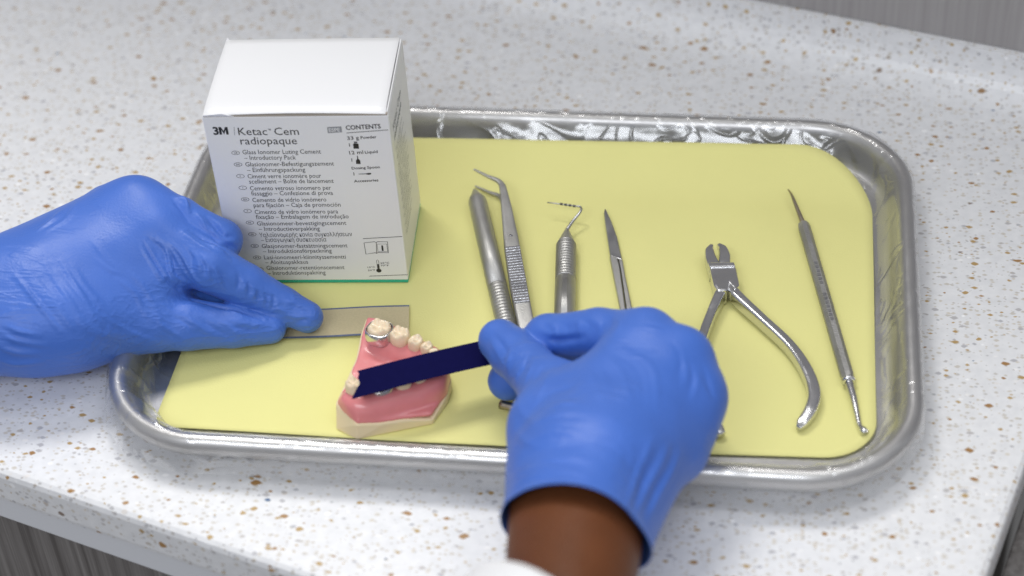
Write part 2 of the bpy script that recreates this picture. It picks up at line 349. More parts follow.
cab = empty('cabinet', uv(-300, vf + 200, -700), 'dark grey wood-grain cabinet below the front edge of the counter', 'cabinet')
V, F = box(uv((UL + ur) / 2 - 10, (vf + vb) / 2 + 8, -334), np.array([*(E1 * (ur - UL - 40) / 2), 0]), np.array([*(E2 * ((vb - vf) / 2 - 4)), 0]), (0, 0, 298))
mesh('carcass', V, F, M_GRAIN, cab, smooth=False, mods=[BEV(1.0)])
cb2 = empty('side_panel', uv(ur + 60, vf + 160, -700), 'grey wood-grain panel beyond the right end of the counter', 'panel')
V, F = box(uv(ur + 140, vf + 140, -360), np.array([*(E1 * 138), 0]), np.array([*(E2 * 330), 0]), (0, 0, 330))
mesh('board', V, F, M_GRAIN, cb2, smooth=False, mods=[BEV(1.0)])
V, F = box(uv((UL + ur + 400) / 2, vb + 14, HB + 300), np.array([*(E1 * (ur + 400 - UL) / 2), 0]), np.array([*(E2 * 10), 0]), (0, 0, 299.6))
mesh('wall', V, F, M_GRAIN_B, org=uv(0, vb, HB), smooth=False, label='grey wood-grain wall panel behind the counter', kind='structure')
# ------------------------------------------------------------------ tray, film cover and paper
TX, TY, THW, THD, TR = 0.8, 7.7, 172.0, 120.7, 50.0
tp = [(1.8, 10.6), (.7, 11.6), (.1, 13.4), (0, 15), (.3, 16.8), (1.1, 18.2), (2.4, 19.1), (4.0, 19.2), (5.6, 18.5), (6.7, 17), (7.4, 15), (7.9, 11.5), (8.5, 7.2), (9.5, 4.4), (11, 2.6), (13.2, 1.8), (16, 1.6)]
def ring(ins, z): 
    q = round_rect(THW - ins, THD - ins, max(TR - ins, 5)); return np.c_[q[:, 0] + TX, q[:, 1] + TY, np.full(len(q), z)]
loops = [ring(a, z) for a, z in tp]
c = loops[-1].copy()
for s_ in (0.9, 0.6, 0.3): loops.append(np.c_[(c[:, :2] - (TX, TY)) * s_ + (TX, TY), c[:, 2]])
V, F = loft(loops, False, True)
tray = empty('instrument_tray', (TX, TY, 0), 'shallow rectangular stainless steel tray with rounded corners, wrapped in clear film', 'tray')
mesh('tray_pan', V, F, M_TRAY, tray, mods=[SOL(0.8, 0), ])
# clear film drawn over the tray: spans the wall instead of hugging it, creased, puckered at the corners
fp = [(-1.6, 8.0), (-1.6, 11), (-1.3, 14.5), (-.6, 17.6), (.8, 19.7), (2.8, 20.5), (4.8, 20.3), (6.6, 19.2), (7.9, 17.4), (9.2, 15.3), (10.6, 12.8), (12.0, 10.2), (13.4, 7.4), (14.9, 4.9), (16.6, 3.3), (19, 2.5), (36, 2.3)]
L2 = []
nA = len(round_rect(THW, THD, TR, 40, 60))
for j, (ins, z) in enumerate(fp):
    q = round_rect(THW - ins, THD - ins, max(TR - ins, 6), 40, 60); ang = np.arange(nA) / nA
    corner = np.zeros(nA)
    for i in range(4):
        k0 = i * (41 + 59); corner[k0:k0 + 41] = np.sin(np.linspace(0, math.pi, 41)) ** .5
    lowl = np.exp(-(((q[:, 0] + 140) / 38) ** 2 + ((q[:, 1] + 92) / 34) ** 2))
    # oblique drape folds: phase runs along the rim and slants down the wall
    s_arc = np.cumsum(np.r_[0, np.linalg.norm(np.diff(q, axis=0), axis=1)])
    ph = np.c_[s_arc / 13 + j * .42, np.full(nA, j * .22), np.full(nA, 3.1)]
    rid = lambda q_: np.clip(1 - np.abs(2 * vnoise(q_) - 1) * 3.0, 0, 1) ** 1.5
    fold = vnoise(ph) - .5; cr = rid(np.c_[s_arc / 15 + j * .30, np.full(nA, j * .10), np.full(nA, 7.7)])
    t_ = min(1, max(0, (len(fp) - 3 - j) / 3)); mid = 1.0 if j > 7 else 0.10 + .8 * np.maximum(corner, lowl)
    out = t_ * mid * (fold * 1.3 + cr * .9) * (0.6 + .7 * corner + 1.3 * lowl)
    if j <= 2: out = out - (7.0 * lowl * abs(fold + .55) + corner * 0.3 * abs(fold)) * (3 - j) / 2; z = z - 2.2 * (2 - j)
    n_ = np.c_[q[:, 0] - np.clip(q[:, 0], -(THW - TR), THW - TR), q[:, 1] - np.clip(q[:, 1], -(THD - TR), THD - TR)]
    n_ = n_ / (np.linalg.norm(n_, axis=1, keepdims=True) + 1e-9)
    wb = np.clip((q[:, 1] - 70) / 40, 0, 1)
    if ins > 6.6: z = z * (1 - wb) + wb * (19.2 - 1.08 * (ins - 6.6) if ins < 17 else (5.5 if ins < 20 else 2.3))
    out = out * (1 + .5 * wb); dz = np.abs(out) * .5
    L2.append(np.c_[q[:, 0] + TX - n_[:, 0] * out, q[:, 1] + TY - n_[:, 1] * out, z + dz])
V, F = loft(L2)
mesh('film_cover', V, F, M_FILM, org=(TX, TY, 2), label='clear crinkled plastic film wrapped over the rim of the steel tray', cat='plastic film')
# paper: fits the floor, climbs the back wall a little
pw, pd, pr, pcx, pcy = 152.0, 100.0, 27.0, 3.0, 10.5
def corner_rect(hw_, hd_, rs, nc=12, ns=40):
    pts = []; cs = [(1, 1, 0), (-1, 1, 90), (-1, -1, 180), (1, -1, 270)]
    def arc(i, k): sx_, sy_, a0 = cs[i]; r_ = rs[i]; a = math.radians(a0 + 90 * k / nc); return np.array([sx_ * (hw_ - r_) + r_ * math.cos(a), sy_ * (hd_ - r_) + r_ * math.sin(a)])
    for i in range(4):
        pts += [arc(i, k) for k in range(nc + 1)]; q0, q1 = pts[-1], arc((i + 1) % 4, 0); pts += [q0 + (q1 - q0) * k / ns for k in range(1, ns)]
    return np.array(pts)
base = corner_rect(pw, pd, (36, 22, 8, 22)); rings = []
for s_ in np.linspace(1, 0.02, 34): rings.append(base * s_)
V, F = loft([np.c_[r, np.zeros(len(r))] for r in rings], False, True)
V[:, 0] += pcx; V[:, 1] += pcy
V[:, 1] += 5.0 * np.clip((V[:, 0] - 20) / 130, 0, 1) * np.clip(-V[:, 1] / 90, 0, 1)
def paper_z(x, y):
    up = np.clip((y - 78) / 32.5, 0, 1); z = 3.0 + up ** 2 * (8.0 + 5.5 * np.clip((x + 120) / 240, 0, 1))
    z = z + np.clip((-78 - y) / 20, 0, 1) ** 2 * 1.4 * (0.5 + 0.5 * np.sin(x / 19 + 1.0)) + np.clip((x - 140) / 15, 0, 1) ** 2 * .5 * (1 + np.sin(y / 17))
    return z + 0.6 * (vnoise(np.c_[x / 34, y / 34, np.full(np.shape(x), 2.2)]) - .5)
V[:, 2] = paper_z(V[:, 0], V[:, 1])
mesh('tray_paper', V, F, M_PAPER, org=(pcx, pcy, 3), mods=[SOL(0.18, 1)], label='pale yellow paper sheet with rounded corners lining the steel tray', cat='paper')
# ------------------------------------------------------------------ carton
BX, BY, BYAW, BW, BD, BH, BZ = -97.97, 36.53, 0.07379, 80.86, 57.62, 95.6, 3.35
cyw, syw = math.cos(BYAW), math.sin(BYAW)
EX = np.array([cyw, syw, 0]); EY = np.array([-syw, cyw, 0]); EZ = np.array([0, 0, 1.0]); BO = np.array([BX, BY, BZ])
def bp(x, y, z): return BO + EX * x + EY * y + EZ * z
carton = empty('medicine_carton', BO, 'white printed cardboard box with green base edge standing on the yellow paper', 'box')
hw, hd = BW / 2, BD / 2
def bbox(x0, x1, y0, y1, z0, z1):
    return box(bp((x0+x1)/2, (y0+y1)/2, (z0+z1)/2), EX*(x1-x0)/2, EY*(y1-y0)/2, EZ*(z1-z0)/2)
V, F = bbox(-hw, hw, -hd, hd, 1.7, BH - 1.5); mesh('carton_body', V, F, M_CARD, carton, smooth=False, mods=[BEV(.5, 2)])
V, F = bbox(-hw + .1, hw - .1, -hd + .1, hd - .1, 0, 1.7); mesh('base_edge', V, F, M_GREEN, carton, smooth=False, mods=[BEV(.4, 2)])
# lid: bowed flap whose tucked front fold stands a little proud, notched at its corners
nx, ny = 24, 14; V = []
for j in range(ny):
    y = -hd - .25 + (BD + .1) * j / (ny - 1)
    for i in range(nx):
        x = -hw + .5 + (BW - 1.6) * i / (nx - 1); fx = i / (nx - 1); fy = j / (ny - 1)
        z = BH + .35 + .9 * math.sin(math.pi * fx) * math.exp(-fy * 2.2) + .5 * math.sin(math.pi * fy) - (.75 * (1 - fy * 8) ** 2 if fy < .12 else 0)
        V.append(bp(x, y, z))
F = [(j*nx+i, j*nx+i+1, (j+1)*nx+i+1, (j+1)*nx+i) for j in range(ny-1) for i in range(nx-1)]
mesh('lid', V, F, M_CARD, carton, mods=[SOL(.45, -1), BEV(.15, 1)])
V, F = bbox(-hw + .5, hw - .5, -hd + .12, -hd + 1.2, BH - 1.5, BH - .55); mesh('card_edge', V, F, M_CARDEDGE, carton, smooth=False)
# dust flaps and torn corner that show at the lid's ends
V, F = bbox(hw - 1.0, hw - .25, -hd + 1.2, hd - .6, BH - 1.4, BH - .1); mesh('dust_flap', V, F, M_CARD, carton, smooth=False, mods=[BEV(.2, 1)])
V, F = bbox(-hw + .2, -hw + 9.5, -hd + .4, -hd + 2.6, BH - 1.5, BH - .5); mesh('dust_flap', V, F, M_CARD, carton, smooth=False, mods=[BEV(.2, 1)])
mesh('torn_corner', np.array([bp(-hw, -hd + .3, BH - 1.2), bp(-hw + 14, -hd - .3, BH - 1.0), bp(-hw + 9, -hd - .6, BH + .7), bp(-hw + 3, -hd - .2, BH - .1)]), [(0, 1, 2, 3)], M_CARD, carton, smooth=False, mods=[SOL(.3, 0)])
mesh('torn_corner', np.array([bp(-hw, hd - 2.6, BH - 1), bp(-hw + 3, hd - .1, BH - 1), bp(-hw + 1, hd + .2, BH + 1.3)]), [(0, 1, 2)], M_CARD, carton, smooth=False, mods=[SOL(.3, 0)])
# --- printing. A print frame = point on the face + the face's right, up and outward directions
def face_uv(px, py):
    d = RM @ np.array([(px - 512) / F_PX, -(py - 288) / F_PX, -1.0]); n = -EY; o = bp(0, -hd, 0)
    q = CAM + ((o - CAM) @ n) / (d @ n) * d; r = q - BO
    return np.array([r @ EX, r @ EZ])
FRONT = (bp(0, -hd - .06, 0), EX, EZ)
SIDE = (bp(hw + .06, 0, 0), EY, EZ)
FONT = None
def text_vf(s, bold=0.0):
    cu = bpy.data.curves.new('lettering', 'FONT'); cu.body = s; cu.size = 1.0; cu.offset = bold; cu.resolution_u = 2
    o = bpy.data.objects.new('lettering', cu); COL.objects.link(o)
    dg = bpy.context.evaluated_depsgraph_get(); ev = o.evaluated_get(dg); me = ev.to_mesh()
    V = np.array([v.co[:] for v in me.vertices]); F = [tuple(p.vertices) for p in me.polygons]
    ev.to_mesh_clear(); bpy.data.objects.remove(o); bpy.data.curves.remove(cu)
    return V, F
def put(frame, V2, lift=0.0):
    o, r, u = frame; n = np.cross(r, u)
    V2 = np.asarray(V2, float); return o + V2[:, :1] * r + V2[:, 1:2] * u + n * lift
def text_on(frame, s, a, b, cap=None, bold=0.0):
    """set a line of lettering from a to b (face coordinates, baseline), cap height in mm"""
    V, F = text_vf(s, bold)
    if len(V) == 0: return None
    a = np.asarray(a, float); b = np.asarray(b, float); d = b - a; L = np.linalg.norm(d); d = d / L; nrm = np.array([-d[1], d[0]])
    x0, x1 = V[:, 0].min(), V[:, 0].max(); sx = L / (x1 - x0); sy = sx if cap is None else cap / 0.70
    if len(s) == 1: a = a + d * (L - (x1 - x0) * sy) / 2; sx = sy
    Q = a + np.outer((V[:, 0] - x0) * sx, d) + np.outer(V[:, 1] * sy, nrm)
    return put(frame, Q), F
def stroke_on(frame, pts, wd, closed=False):
    pts = np.asarray(pts, float); n = len(pts); V = []; F = []
    for i in range(n):
        a = pts[i-1] if (i or closed) else pts[i]; c = pts[(i+1) % n] if (i < n-1 or closed) else pts[i]
        t = norm(c - a); m = np.array([-t[1], t[0]]); V += [pts[i] + m * wd / 2, pts[i] - m * wd / 2]
    for i in range(n if closed else n - 1):
        j = (i + 1) % n; F.append((2*i, 2*i+1, 2*j+1, 2*j))
    return put(frame, np.array(V)), F
def fill_on(frame, pts, lift=0.0): return put(frame, np.asarray(pts, float), lift), [tuple(range(len(pts)))]
def ell(c, a, b, n=20): return np.array([(c[0] + a*math.cos(2*math.pi*k/n), c[1] + b*math.sin(2*math.pi*k/n)) for k in range(n)])
z1 = lambda x, y: face_uv(190 + x / 4.267, 30 + y / 4.267)
z2 = lambda x, y: face_uv(200 + x / 4.267, 150 + y / 4.267)
ink = []; grey = []
T = lambda s, a, b, cap, bold=0.0, dst=ink: dst.append(text_on(FRONT, s, a, b, cap, bold))
T('3', z1(97, 446), z1(129, 446), 4.0, .035)
m0, m1 = z1(127, 446), z1(166, 446); mw = (m1 - m0)[0]
for poly in (((0, 0), (.27, 0), (.27, 1), (0, 1)), ((.27, 1), (.27, .62), (.5, .0), (.5, .48)), ((.5, .48), (.5, .0), (.73, .62), (.73, 1)), ((.73, 0), (1, 0), (1, 1), (.73, 1))):
    ink.append(fill_on(FRONT, m0 + np.array(poly) * (mw, 4.0)))
divider = [stroke_on(FRONT, [z1(188, 414), z1(191, 449)], .25)]
T('Ketac', z1(208, 448), z1(331, 448), 4.0, .0); T('TM', z1(333, 428), z1(345, 428), .9, .01); T('Cem', z1(362, 448), z1(466, 447), 4.0, .0)
T('radiopaque', z1(217, 488), z1(458, 487), 4.0, .0)
grey.append(fill_on(FRONT, [z1(585, 414), z1(646, 411), z1(649, 436), z1(588, 440)]))
espe = [text_on((FRONT[0] - EY * .05, EX, EZ), 'ESPE', z1(594, 434), z1(641, 432), 1.8, .01)]
T('CONTENTS', z1(666, 426), z1(815, 419), 2.3, .022); ink.append(stroke_on(FRONT, [z1(668, 439), z1(846, 426)], .3))
T('33 g', z1(672, 469), z1(722, 466), 1.9, .01); T('Powder', z1(729, 465), z1(797, 461), 1.5, .015)
T('12 ml', z1(681, 531), z1(740, 528), 1.9, .01); T('Liquid', z1(747, 527), z1(802, 524), 1.5, .015)
T('1', z1(678, 497), z1(685, 497), 1.7, .02); T('1', z2(645, 49), z2(652, 49), 1.7, .02); T('1', z2(654, 108), z2(661, 108), 1.7, .02)
T('Dosing Spoon', z2(648, 83), z2(768, 77), 1.4, .018); T('Accessories', z2(658, 138), z2(762, 133), 1.4, .018)
q = z1(708, 491); ink += [fill_on(FRONT, q + np.array([(-1.2, -1.9), (1.2, -1.9), (1.2, .6), (.6, 1.0), (-.6, 1.0), (-1.2, .6)])), fill_on(FRONT, q + np.array([(-.7, 1.2), (.7, 1.2), (.7, 1.9), (-.7, 1.9)]))]
q = z2(674, 42); ink.append(fill_on(FRONT, q + np.array([(-1.0, -2.2), (1.0, -2.2), (.9, -.2), (.25, .5), (.15, 2.3), (-.15, 2.3), (-.25, .5), (-.9, -.2)])))
ink.append(fill_on(FRONT, [z2(677, 103.5), z2(677, 101), z2(708, 100), z2(716, 98), z2(729, 97), z2(731, 103), z2(720, 106), z2(708, 103)]))
lines = [('Glass Ionomer Luting Cement', 183, 18, 517, 15, '– Introductory Pack', 190, 42, 410, 40), ('Glasionomer-Befestigungszement', 195, 70, 573, 66, '– Einführungspackung', 202, 94, 450, 92),
 ('Ciment verre ionomère pour', 205, 121, 518, 118, 'scellement – Boîte de lancement', 211, 143, 571, 140), ('Cemento vetroso ionomero per', 215, 172, 560, 169, 'fissaggio – Confezione di prova', 220, 194, 568, 191),
 ('Cemento de vidrio ionómero', 225, 222, 540, 219, 'para fijación – Caja de promoción', 230, 244, 601, 241), ('Cimento de vidro ionómero para', 235, 273, 590, 270, 'fixação – Embalagem de introdução', 240, 294, 635, 291),
 ('Glasionomeer-bevestigingscement', 245, 322, 625, 319, '– Introductieverpakking', 252, 345, 512, 343), ('Υαλοϊονομερής κονία συγκολλήσεων', 255, 371, 650, 367, '– Εισαγωγική συσκευασία', 262, 392, 540, 390),
 ('Glasjonomer-fastsättningscement', 265, 418, 630, 415, '– Introduktionsförpackning', 270, 440, 563, 437), ('Lasi-ionomeeri-kiinnityssementti', 275, 466, 623, 463, '– Aloituspakkaus', 280, 487, 462, 485),
 ('Glasionomer-retentionscement', 285, 511, 617, 508, '– Introduktionspakning', 290, 533, 537, 530)]
codes = ['GB', 'DE', 'F', 'I', 'ES', 'P', 'NL', 'GR', 'SE', 'FI', 'DK']
for k, (s1, a, b, c_, d_, s2, e_, f_, g_, h_) in enumerate(lines):
    T(s1, z2(a, b), z2(c_, d_), 2.4, .0); T(s2, z2(e_, f_), z2(g_, h_), 2.4, .0)
    c0 = z2(152 + 10.2 * k, 12 + 49.6 * k); ink.append(stroke_on(FRONT, ell(c0, 1.75, 1.0), .2, True))
    hwid = .75 if len(codes[k]) > 1 else .35
    T(codes[k], c0 + (-hwid, -.45), c0 + (hwid, -.45), .9, .01)
ink += [stroke_on(FRONT, [z2(695, 378), z2(863, 369)], .3), stroke_on(FRONT, [z2(722, 538), z2(886, 532)], .3)]
bk = [z2(*q) for q in ((700, 396), (745, 391), (752, 395), (758, 391), (800, 391), (804, 438), (760, 437), (754, 441), (748, 438), (708, 444))]
ink.append(stroke_on(FRONT, bk, .3, True)); ink.append(stroke_on(FRONT, [z2(752, 395), z2(754, 441)], .25))
q = z2(778, 417); ink.append(stroke_on(FRONT, q + np.array([(-2.2, -2.2), (2.2, -2.2), (2.2, 2.2), (-2.2, 2.2)]), .22, True)); T('i', q + (-.5, -1.6), q + (.55, -1.6), 3.1, .05)
q = z2(760, 490); ink += [stroke_on(FRONT, q + np.array([(-.45, -2.6), (-.45, 2.6), (0, 3.1), (.45, 2.6), (.45, -2.6)]), .2), fill_on(FRONT, ell(q + (0, -3.4), 1.2, 1.1)), fill_on(FRONT, q + np.array([(-.3, -2.8), (.3, -2.8), (.3, .4), (-.3, .4)]))]
T('15°C', z2(716, 504), z2(748, 502), .9, .01); T('59°F', z2(718, 517), z2(748, 515), .9, .01); T('25°C', z2(770, 486), z2(808, 484), .9, .01); T('77°F', z2(772, 497), z2(806, 495), .9, .01)
# right-hand side of the carton
sd = []; TS = lambda s, y0, y1, z, cap, bold=0.0: sd.append(text_on(SIDE, s, (y0, z), (y1, z), cap, bold))
TS('Ketac Cem', -21, 8, 80, 3.6, .012); TS('radiopaque', -21, 6, 75, 3.6, .012)
zz = 69.5
for k, (s1, *_r) in enumerate(lines):
    TS(s1, -21, -21 + len(s1) * .93, zz, 1.3, .006); TS(_r[4], -20, -20 + len(_r[4]) * .93, zz - 2.1, 1.3, .006); zz -= 4.7
def printed(name, items, mat):
    V, F = join(*[i for i in items if i is not None]); mesh(name, V, F, mat, carton, smooth=False)
printed('printed_text', ink, M_INK); printed('logo_patch', grey, M_GREYINK); printed('divider_line', divider, M_GREYINK); printed('emblem_text', espe, M_WHITEINK); printed('side_print', sd, M_GREYINK)
# ------------------------------------------------------------------ hand tools
def rod(p, r, n=20): return tube(p, r, n)
def knurl(a, b, r0, n_rings, depth=.22, seg=28):
    """turned grip: ring grooves between two points"""
    path = []; rad = []
    for k in range(n_rings * 4 + 1):
        t = k / (n_rings * 4); path.append(a + (b - a) * t); rad.append(r0 - depth * (1 if k % 4 in (1, 2) else 0))
    return tube(path, rad, seg)
def hexgrip(a, b, r): return tube([a + (b - a) * t for t in np.linspace(0, 1, 40)], r, 8)
# thick round handle at the left
ZH = 3.2 + 4.4
h0 = P(475, 187, ZH); h1 = P(477.3, 201, ZH); h2 = P(497.5, 288, ZH); h3 = P(507, 326, ZH)
dirh = norm(h3 - h1); h4 = h1 + dirh * 112
thick = empty('mirror_handle', (h1 + h4) / 2 * (1, 1, 0) + (0, 0, 3.2), 'thick satin steel handle with a blunt conical end, left of the tweezers', 'dental tool')
V, F = tube([h1 - dirh * 9.5, h1 - dirh * 8.8, h1 - dirh * 4, h1 - dirh * .6, h1 + dirh * 1.2, h1 + (h2 - h1) * .5, h2], [.4, .9, 2.6, 4.15, 4.5, 4.5, 4.5], 28); mesh('handle', V, F, M_SATIN, thick)
V, F = knurl(h2, h4, 4.5, 22); mesh('grip', V, F, M_SATIN, thick)
e0 = P(500.5, 404.5, 6.2); e1 = P(520, 407, 7)
V, F = tube(catmull([h4 - dirh * .5, h4 + dirh * 5, (e1 + h4 + dirh * 9) / 2, e1, e0], 6), np.r_[np.linspace(3.6, 1.7, 13), np.linspace(1.7, 2.0, 12)], 14); mesh('shank', V, F, M_BRONZE, thick)
# tweezers: two legs one above the other, tips bent over to the left
def leg_path(dz, tipz, dxy):
    pts = [(474, 169.5, tipz), (487, 176, tipz - .4), (500, 182.5, tipz - 1), (504.5, 196, 13.4), (510.5, 235, 13.2), (517, 275, 13.0), (524.5, 315, 12.6), (532, 352, 11.0), (539, 384, 9.3)]
    out = [P(x, y, z) for x, y, z in pts]
    for q, (x, y, z) in zip(out, pts): q[2] += dz * min(1.0, (z - 8.6) / 4.2)
    return np.array(out) + np.array([*dxy, 0])
tw = empty('tweezers', P(512, 250, 3.3), 'angled steel tweezers with a ribbed grip, lying over the thick handle', 'tweezers')
wds = [.45, .75, 1.3, 2.0, 3.4, 3.75, 3.6, 3.3, 3.2]; asp = [.9, .8, .6, .42, .25, .23, .23, .25, .28]
def leg(path):
    pp = catmull(path, 6); k = np.linspace(0, len(wds) - 1, len(pp)); return tube(pp, np.interp(k, range(len(wds)), wds), 20, np.interp(k, range(len(wds)), asp), power=4)
LP_ = leg_path(0, 14.2, (0, 0)); V, F = leg(LP_); mesh('leg', V, F, M_SATIN, tw)
LQ = LP_.copy(); LQ[:, 2] -= np.array([10.2, 9.8, 9.2, 8.8, 8.2, 7.2, 5.5, 3.2, 1.6]); V, F = leg(LQ); mesh('leg', V, F, M_SATIN, tw)
g0, g1 = P(512.2, 246, 14.15), P(521.8, 302, 14.0); gd = norm(g1 - g0); gs = norm(np.cross(gd, (0, 0, 1)))
ribs = [box(g0 + (g1 - g0) * (k + .5) / 21 + (0, 0, .1), gs * 3.3, gd * .42, (0, 0, .24)) for k in range(21)] + [box((g0 + g1) / 2 - (0, 0, .12), gs * 3.4, (g1 - g0) / 2, (0, 0, .14))]
V, F = join(*ribs); mesh('ribbed_grip', V, F, M_STEEL, tw, smooth=False)
q = P(511, 235.5, 14.05); V, F = tube([q, q + (0, 0, .25)], .7, 14); mesh('pin', V, F, M_DARKST, tw)
# hooked probe
ZP = 3.2 + 4.7
p0 = P(566.8, 230, ZP); p1 = P(566.2, 246, ZP); p2 = P(565.4, 280, ZP); p3 = P(564.6, 318, ZP); dp = norm(p3 - p1); p4 = p1 + dp * 105
pr_ = empty('periodontal_probe', p2 * (1, 1, 0) + (0, 0, 3.2), 'thick ringed steel probe with a thin hooked tip, between tweezers and flat blade', 'dental tool')
V, F = join(tube([p0 - dp * .5, p0 + dp * 1.0, p1 - dp * 2.2, p1], [.7, 1.3, 4.0, 4.6], 28), knurl(p1, p2, 4.75, 13, .28)); mesh('grip', V, F, M_SATIN, pr_)
V, F = tube([p2, p2 + dp * .6, p3, p4 - dp * 2, p4], [4.4, 4.75, 4.75, 4.7, 3.4], 28); mesh('handle', V, F, M_SATIN, pr_)
fl0, fl1 = p2 + dp * 4, p2 + dp * 30; V, F = tube([fl0 + (0, 0, 4.55), fl1 + (0, 0, 4.55)], 1.5, 12, .22, power=5); mesh('flat_mark', V, F, M_SATIN, pr_)
b0 = P(583, 208, 11.5); tipp = P(547.5, 202.5, 11.0)
pth = catmull([p0, P(573, 221, 9.3), P(580.5, 211.5, 11.2), b0 + (-1.2, .4, .1), P(575, 206, 11.6), tipp], 7); V, F = tube(pth, np.interp(np.linspace(0, 1, len(pth)), [0, .4, 1], [.85, .62, .30]), 12); mesh('hook', V, F, M_DARKST, pr_)
bands = [tube([P(561, 204, 11.3) + (b0 - tipp) * a, P(561, 204, 11.3) + (b0 - tipp) * (a + .07)], .56, 10) for a in (-.02, .10, .22, .34)]
V, F = join(*bands); mesh('depth_bands', V, F, M_BAND, pr_)
# flat pointed blade
kn = empty('dental_carver', P(618, 265, 3.2), 'slim flat steel blade with a sharp point and stepped shank, between probe and pliers', 'dental tool')
def flat(pix, z0, z1):
    pts = [P(x, y, z1) for x, y in pix]; return prism([(p[0], p[1]) for p in pts], z0, z1)
V, F = flat([(604.8, 207.5), (606.5, 210), (611.5, 221), (617.3, 237), (620, 250), (622.5, 260), (616.8, 258), (610.2, 256), (608.2, 243), (605, 222), (603.9, 212)], 4.2, 6.0); mesh('blade', V, F, M_DARKST, kn, smooth=False, mods=[BEV(.5, 2)])
V, F = flat([(609.6, 255), (617.2, 256.8), (619.5, 266), (626, 312), (633, 362), (623.5, 362), (621, 312)], 3.3, 6.6); mesh('shank', V, F, M_SATIN, kn, smooth=False, mods=[BEV(.5, 2)])
V, F = flat([(618.2, 257.6), (622.7, 260), (625, 274), (633, 312), (642, 362), (634.2, 362), (627.0, 312), (620.6, 268)], 3.3, 6.3); mesh('shank', V, F, M_SATIN, kn, smooth=False, mods=[BEV(.5, 2)])
# pliers
pl = empty('pliers', P(733, 300, 3.2), 'small steel pliers with curved handles lying open on the yellow paper', 'pliers')
def bar(pts, hws, z0, z1s):
    """bar of rectangular section lying on the paper: plan path, half widths, top heights"""
    p = catmull(np.array(pts), 8); k = np.linspace(0, len(pts) - 1, len(p)); hwv = np.interp(k, range(len(pts)), hws); zt = np.interp(k, range(len(pts)), z1s); zb = np.interp(k, range(len(pts)), np.broadcast_to(z0, len(pts)))
    path = p.copy(); path[:, 2] = (zt + zb) / 2; return tube(path, hwv, 20, (zt - zb) / 2 / hwv, power=4.2)
zc = 11.5
for pix, wd_, nm in (([(711.8, 243.5), (709.6, 249), (710.6, 256), (713.5, 263), (716, 271)], [.9, 2.1, 2.6, 3.0, 3.0], 'jaw'), ([(718.5, 242.8), (722.6, 247), (724.8, 253.5), (724.5, 262), (725, 271)], [.9, 2.0, 2.7, 2.9, 3.0], 'jaw')):
    V, F = bar([P(x, y, zc - .5) for x, y in pix], wd_, [8.0, 6.5, 5, 4.2, 3.6], [10.8, 11.5, 11.6, 11.4, 10.5]); mesh(nm, V, F, M_STEEL, pl)
V, F = flat([(708.6, 262), (733.5, 261.5), (736.5, 268), (739.8, 284.5), (735, 289.5), (729.5, 284), (727, 290), (717.5, 290.5), (713.8, 285), (710.6, 272)], 3.3, 12.2); mesh('box_joint', V, F, M_STEEL, pl, smooth=False, mods=[BEV(1.0, 3)])
V, F = flat([(708.0, 262.3), (733.9, 261.9), (735.6, 266), (709.2, 266.6)], 9.2, 12.9); mesh('joint_rim', V, F, M_STEEL, pl, smooth=False, mods=[BEV(.4, 2)])
V, F = bar([P(x, y, 10) for x, y in ((727, 280), (736, 293.5), (761, 316), (790, 342.5), (807, 367), (814.5, 389), (811, 405), (802.5, 416.5), (799, 421))], [2.2, 2.5, 2.2, 2.3, 2.6, 2.8, 2.7, 2.3, 1.0], [4, 4, 4, 3.6, 3.4, 3.3, 3.3, 3.6, 4.4], [11.5, 11.6, 10.8, 10.3, 10.0, 9.6, 9.0, 7.8, 6.4]); mesh('handle', V, F, M_STEEL, pl)
V, F = bar([P(x, y, 10) for x, y in ((728, 280), (720, 293), (711, 312), (702, 336), (694, 366), (696, 392), (706, 411), (718.5, 423.5), (723.5, 427))], [2.2, 2.5, 2.2, 2.3, 2.6, 2.8, 2.8, 2.6, 1.3], [4, 4, 4, 3.6, 3.4, 3.3, 3.3, 3.6, 4.4], [11.5, 11.6, 10.8, 10.3, 10.0, 9.6, 9.0, 8.2, 6.8]); mesh('handle', V, F, M_STEEL, pl)
# double-ended scaler at the right
ZS = 3.2 + 2.8
s0 = P(803.3, 224, ZS); s1 = P(848, 379, ZS); ds = norm(s1 - s0)
scl = empty('dental_scaler', (s0 + s1) / 2 * (1, 1, 0) + (0, 0, 3.2), 'long thin double-ended steel instrument nearest the right rim of the tray', 'dental tool')
V, F = tube([s0 - ds * .6, s0, s0 + ds * .8] + [s0 + (s1 - s0) * t for t in np.linspace(.03, .97, 20)] + [s1 - ds * .3, s1], [1.5, 2.3, 2.75] + [2.8] * 20 + [2.6, 2.0], 8); mesh('handle', V, F, M_SATIN, scl, smooth=False)
V, F = join(*[tube([s0 + (s1 - s0) * t + (0, 0, 0), s0 + (s1 - s0) * (t + .0035)], 2.93, 8) for t in np.r_[np.linspace(.03, .97, 74)]]); mesh('knurling', V, F, M_SATIN, scl, smooth=False)
mk = norm(np.cross(ds, (0, 0, 1)))
V, F = join(*[box(s0 + (s1 - s0) * t + mk * .2 + (0, 0, 2.86), mk * .7, ds * .75, (0, 0, .18)) for t in np.linspace(.30, .66, 15) if abs(t - .47) > .02]); mesh('engraving', V, F, M_DARKST, scl, smooth=False)
V, F = tube(catmull([s0 - ds * .3, P(799, 213, ZS + .6), P(794.2, 201, ZS + 1.4), P(791.5, 194.5, ZS + 1.2), P(788.2, 189.5, ZS + .2)], 6), np.linspace(1.25, .35, 25), 12); mesh('pointed_tip', V, F, M_BRONZE, scl)
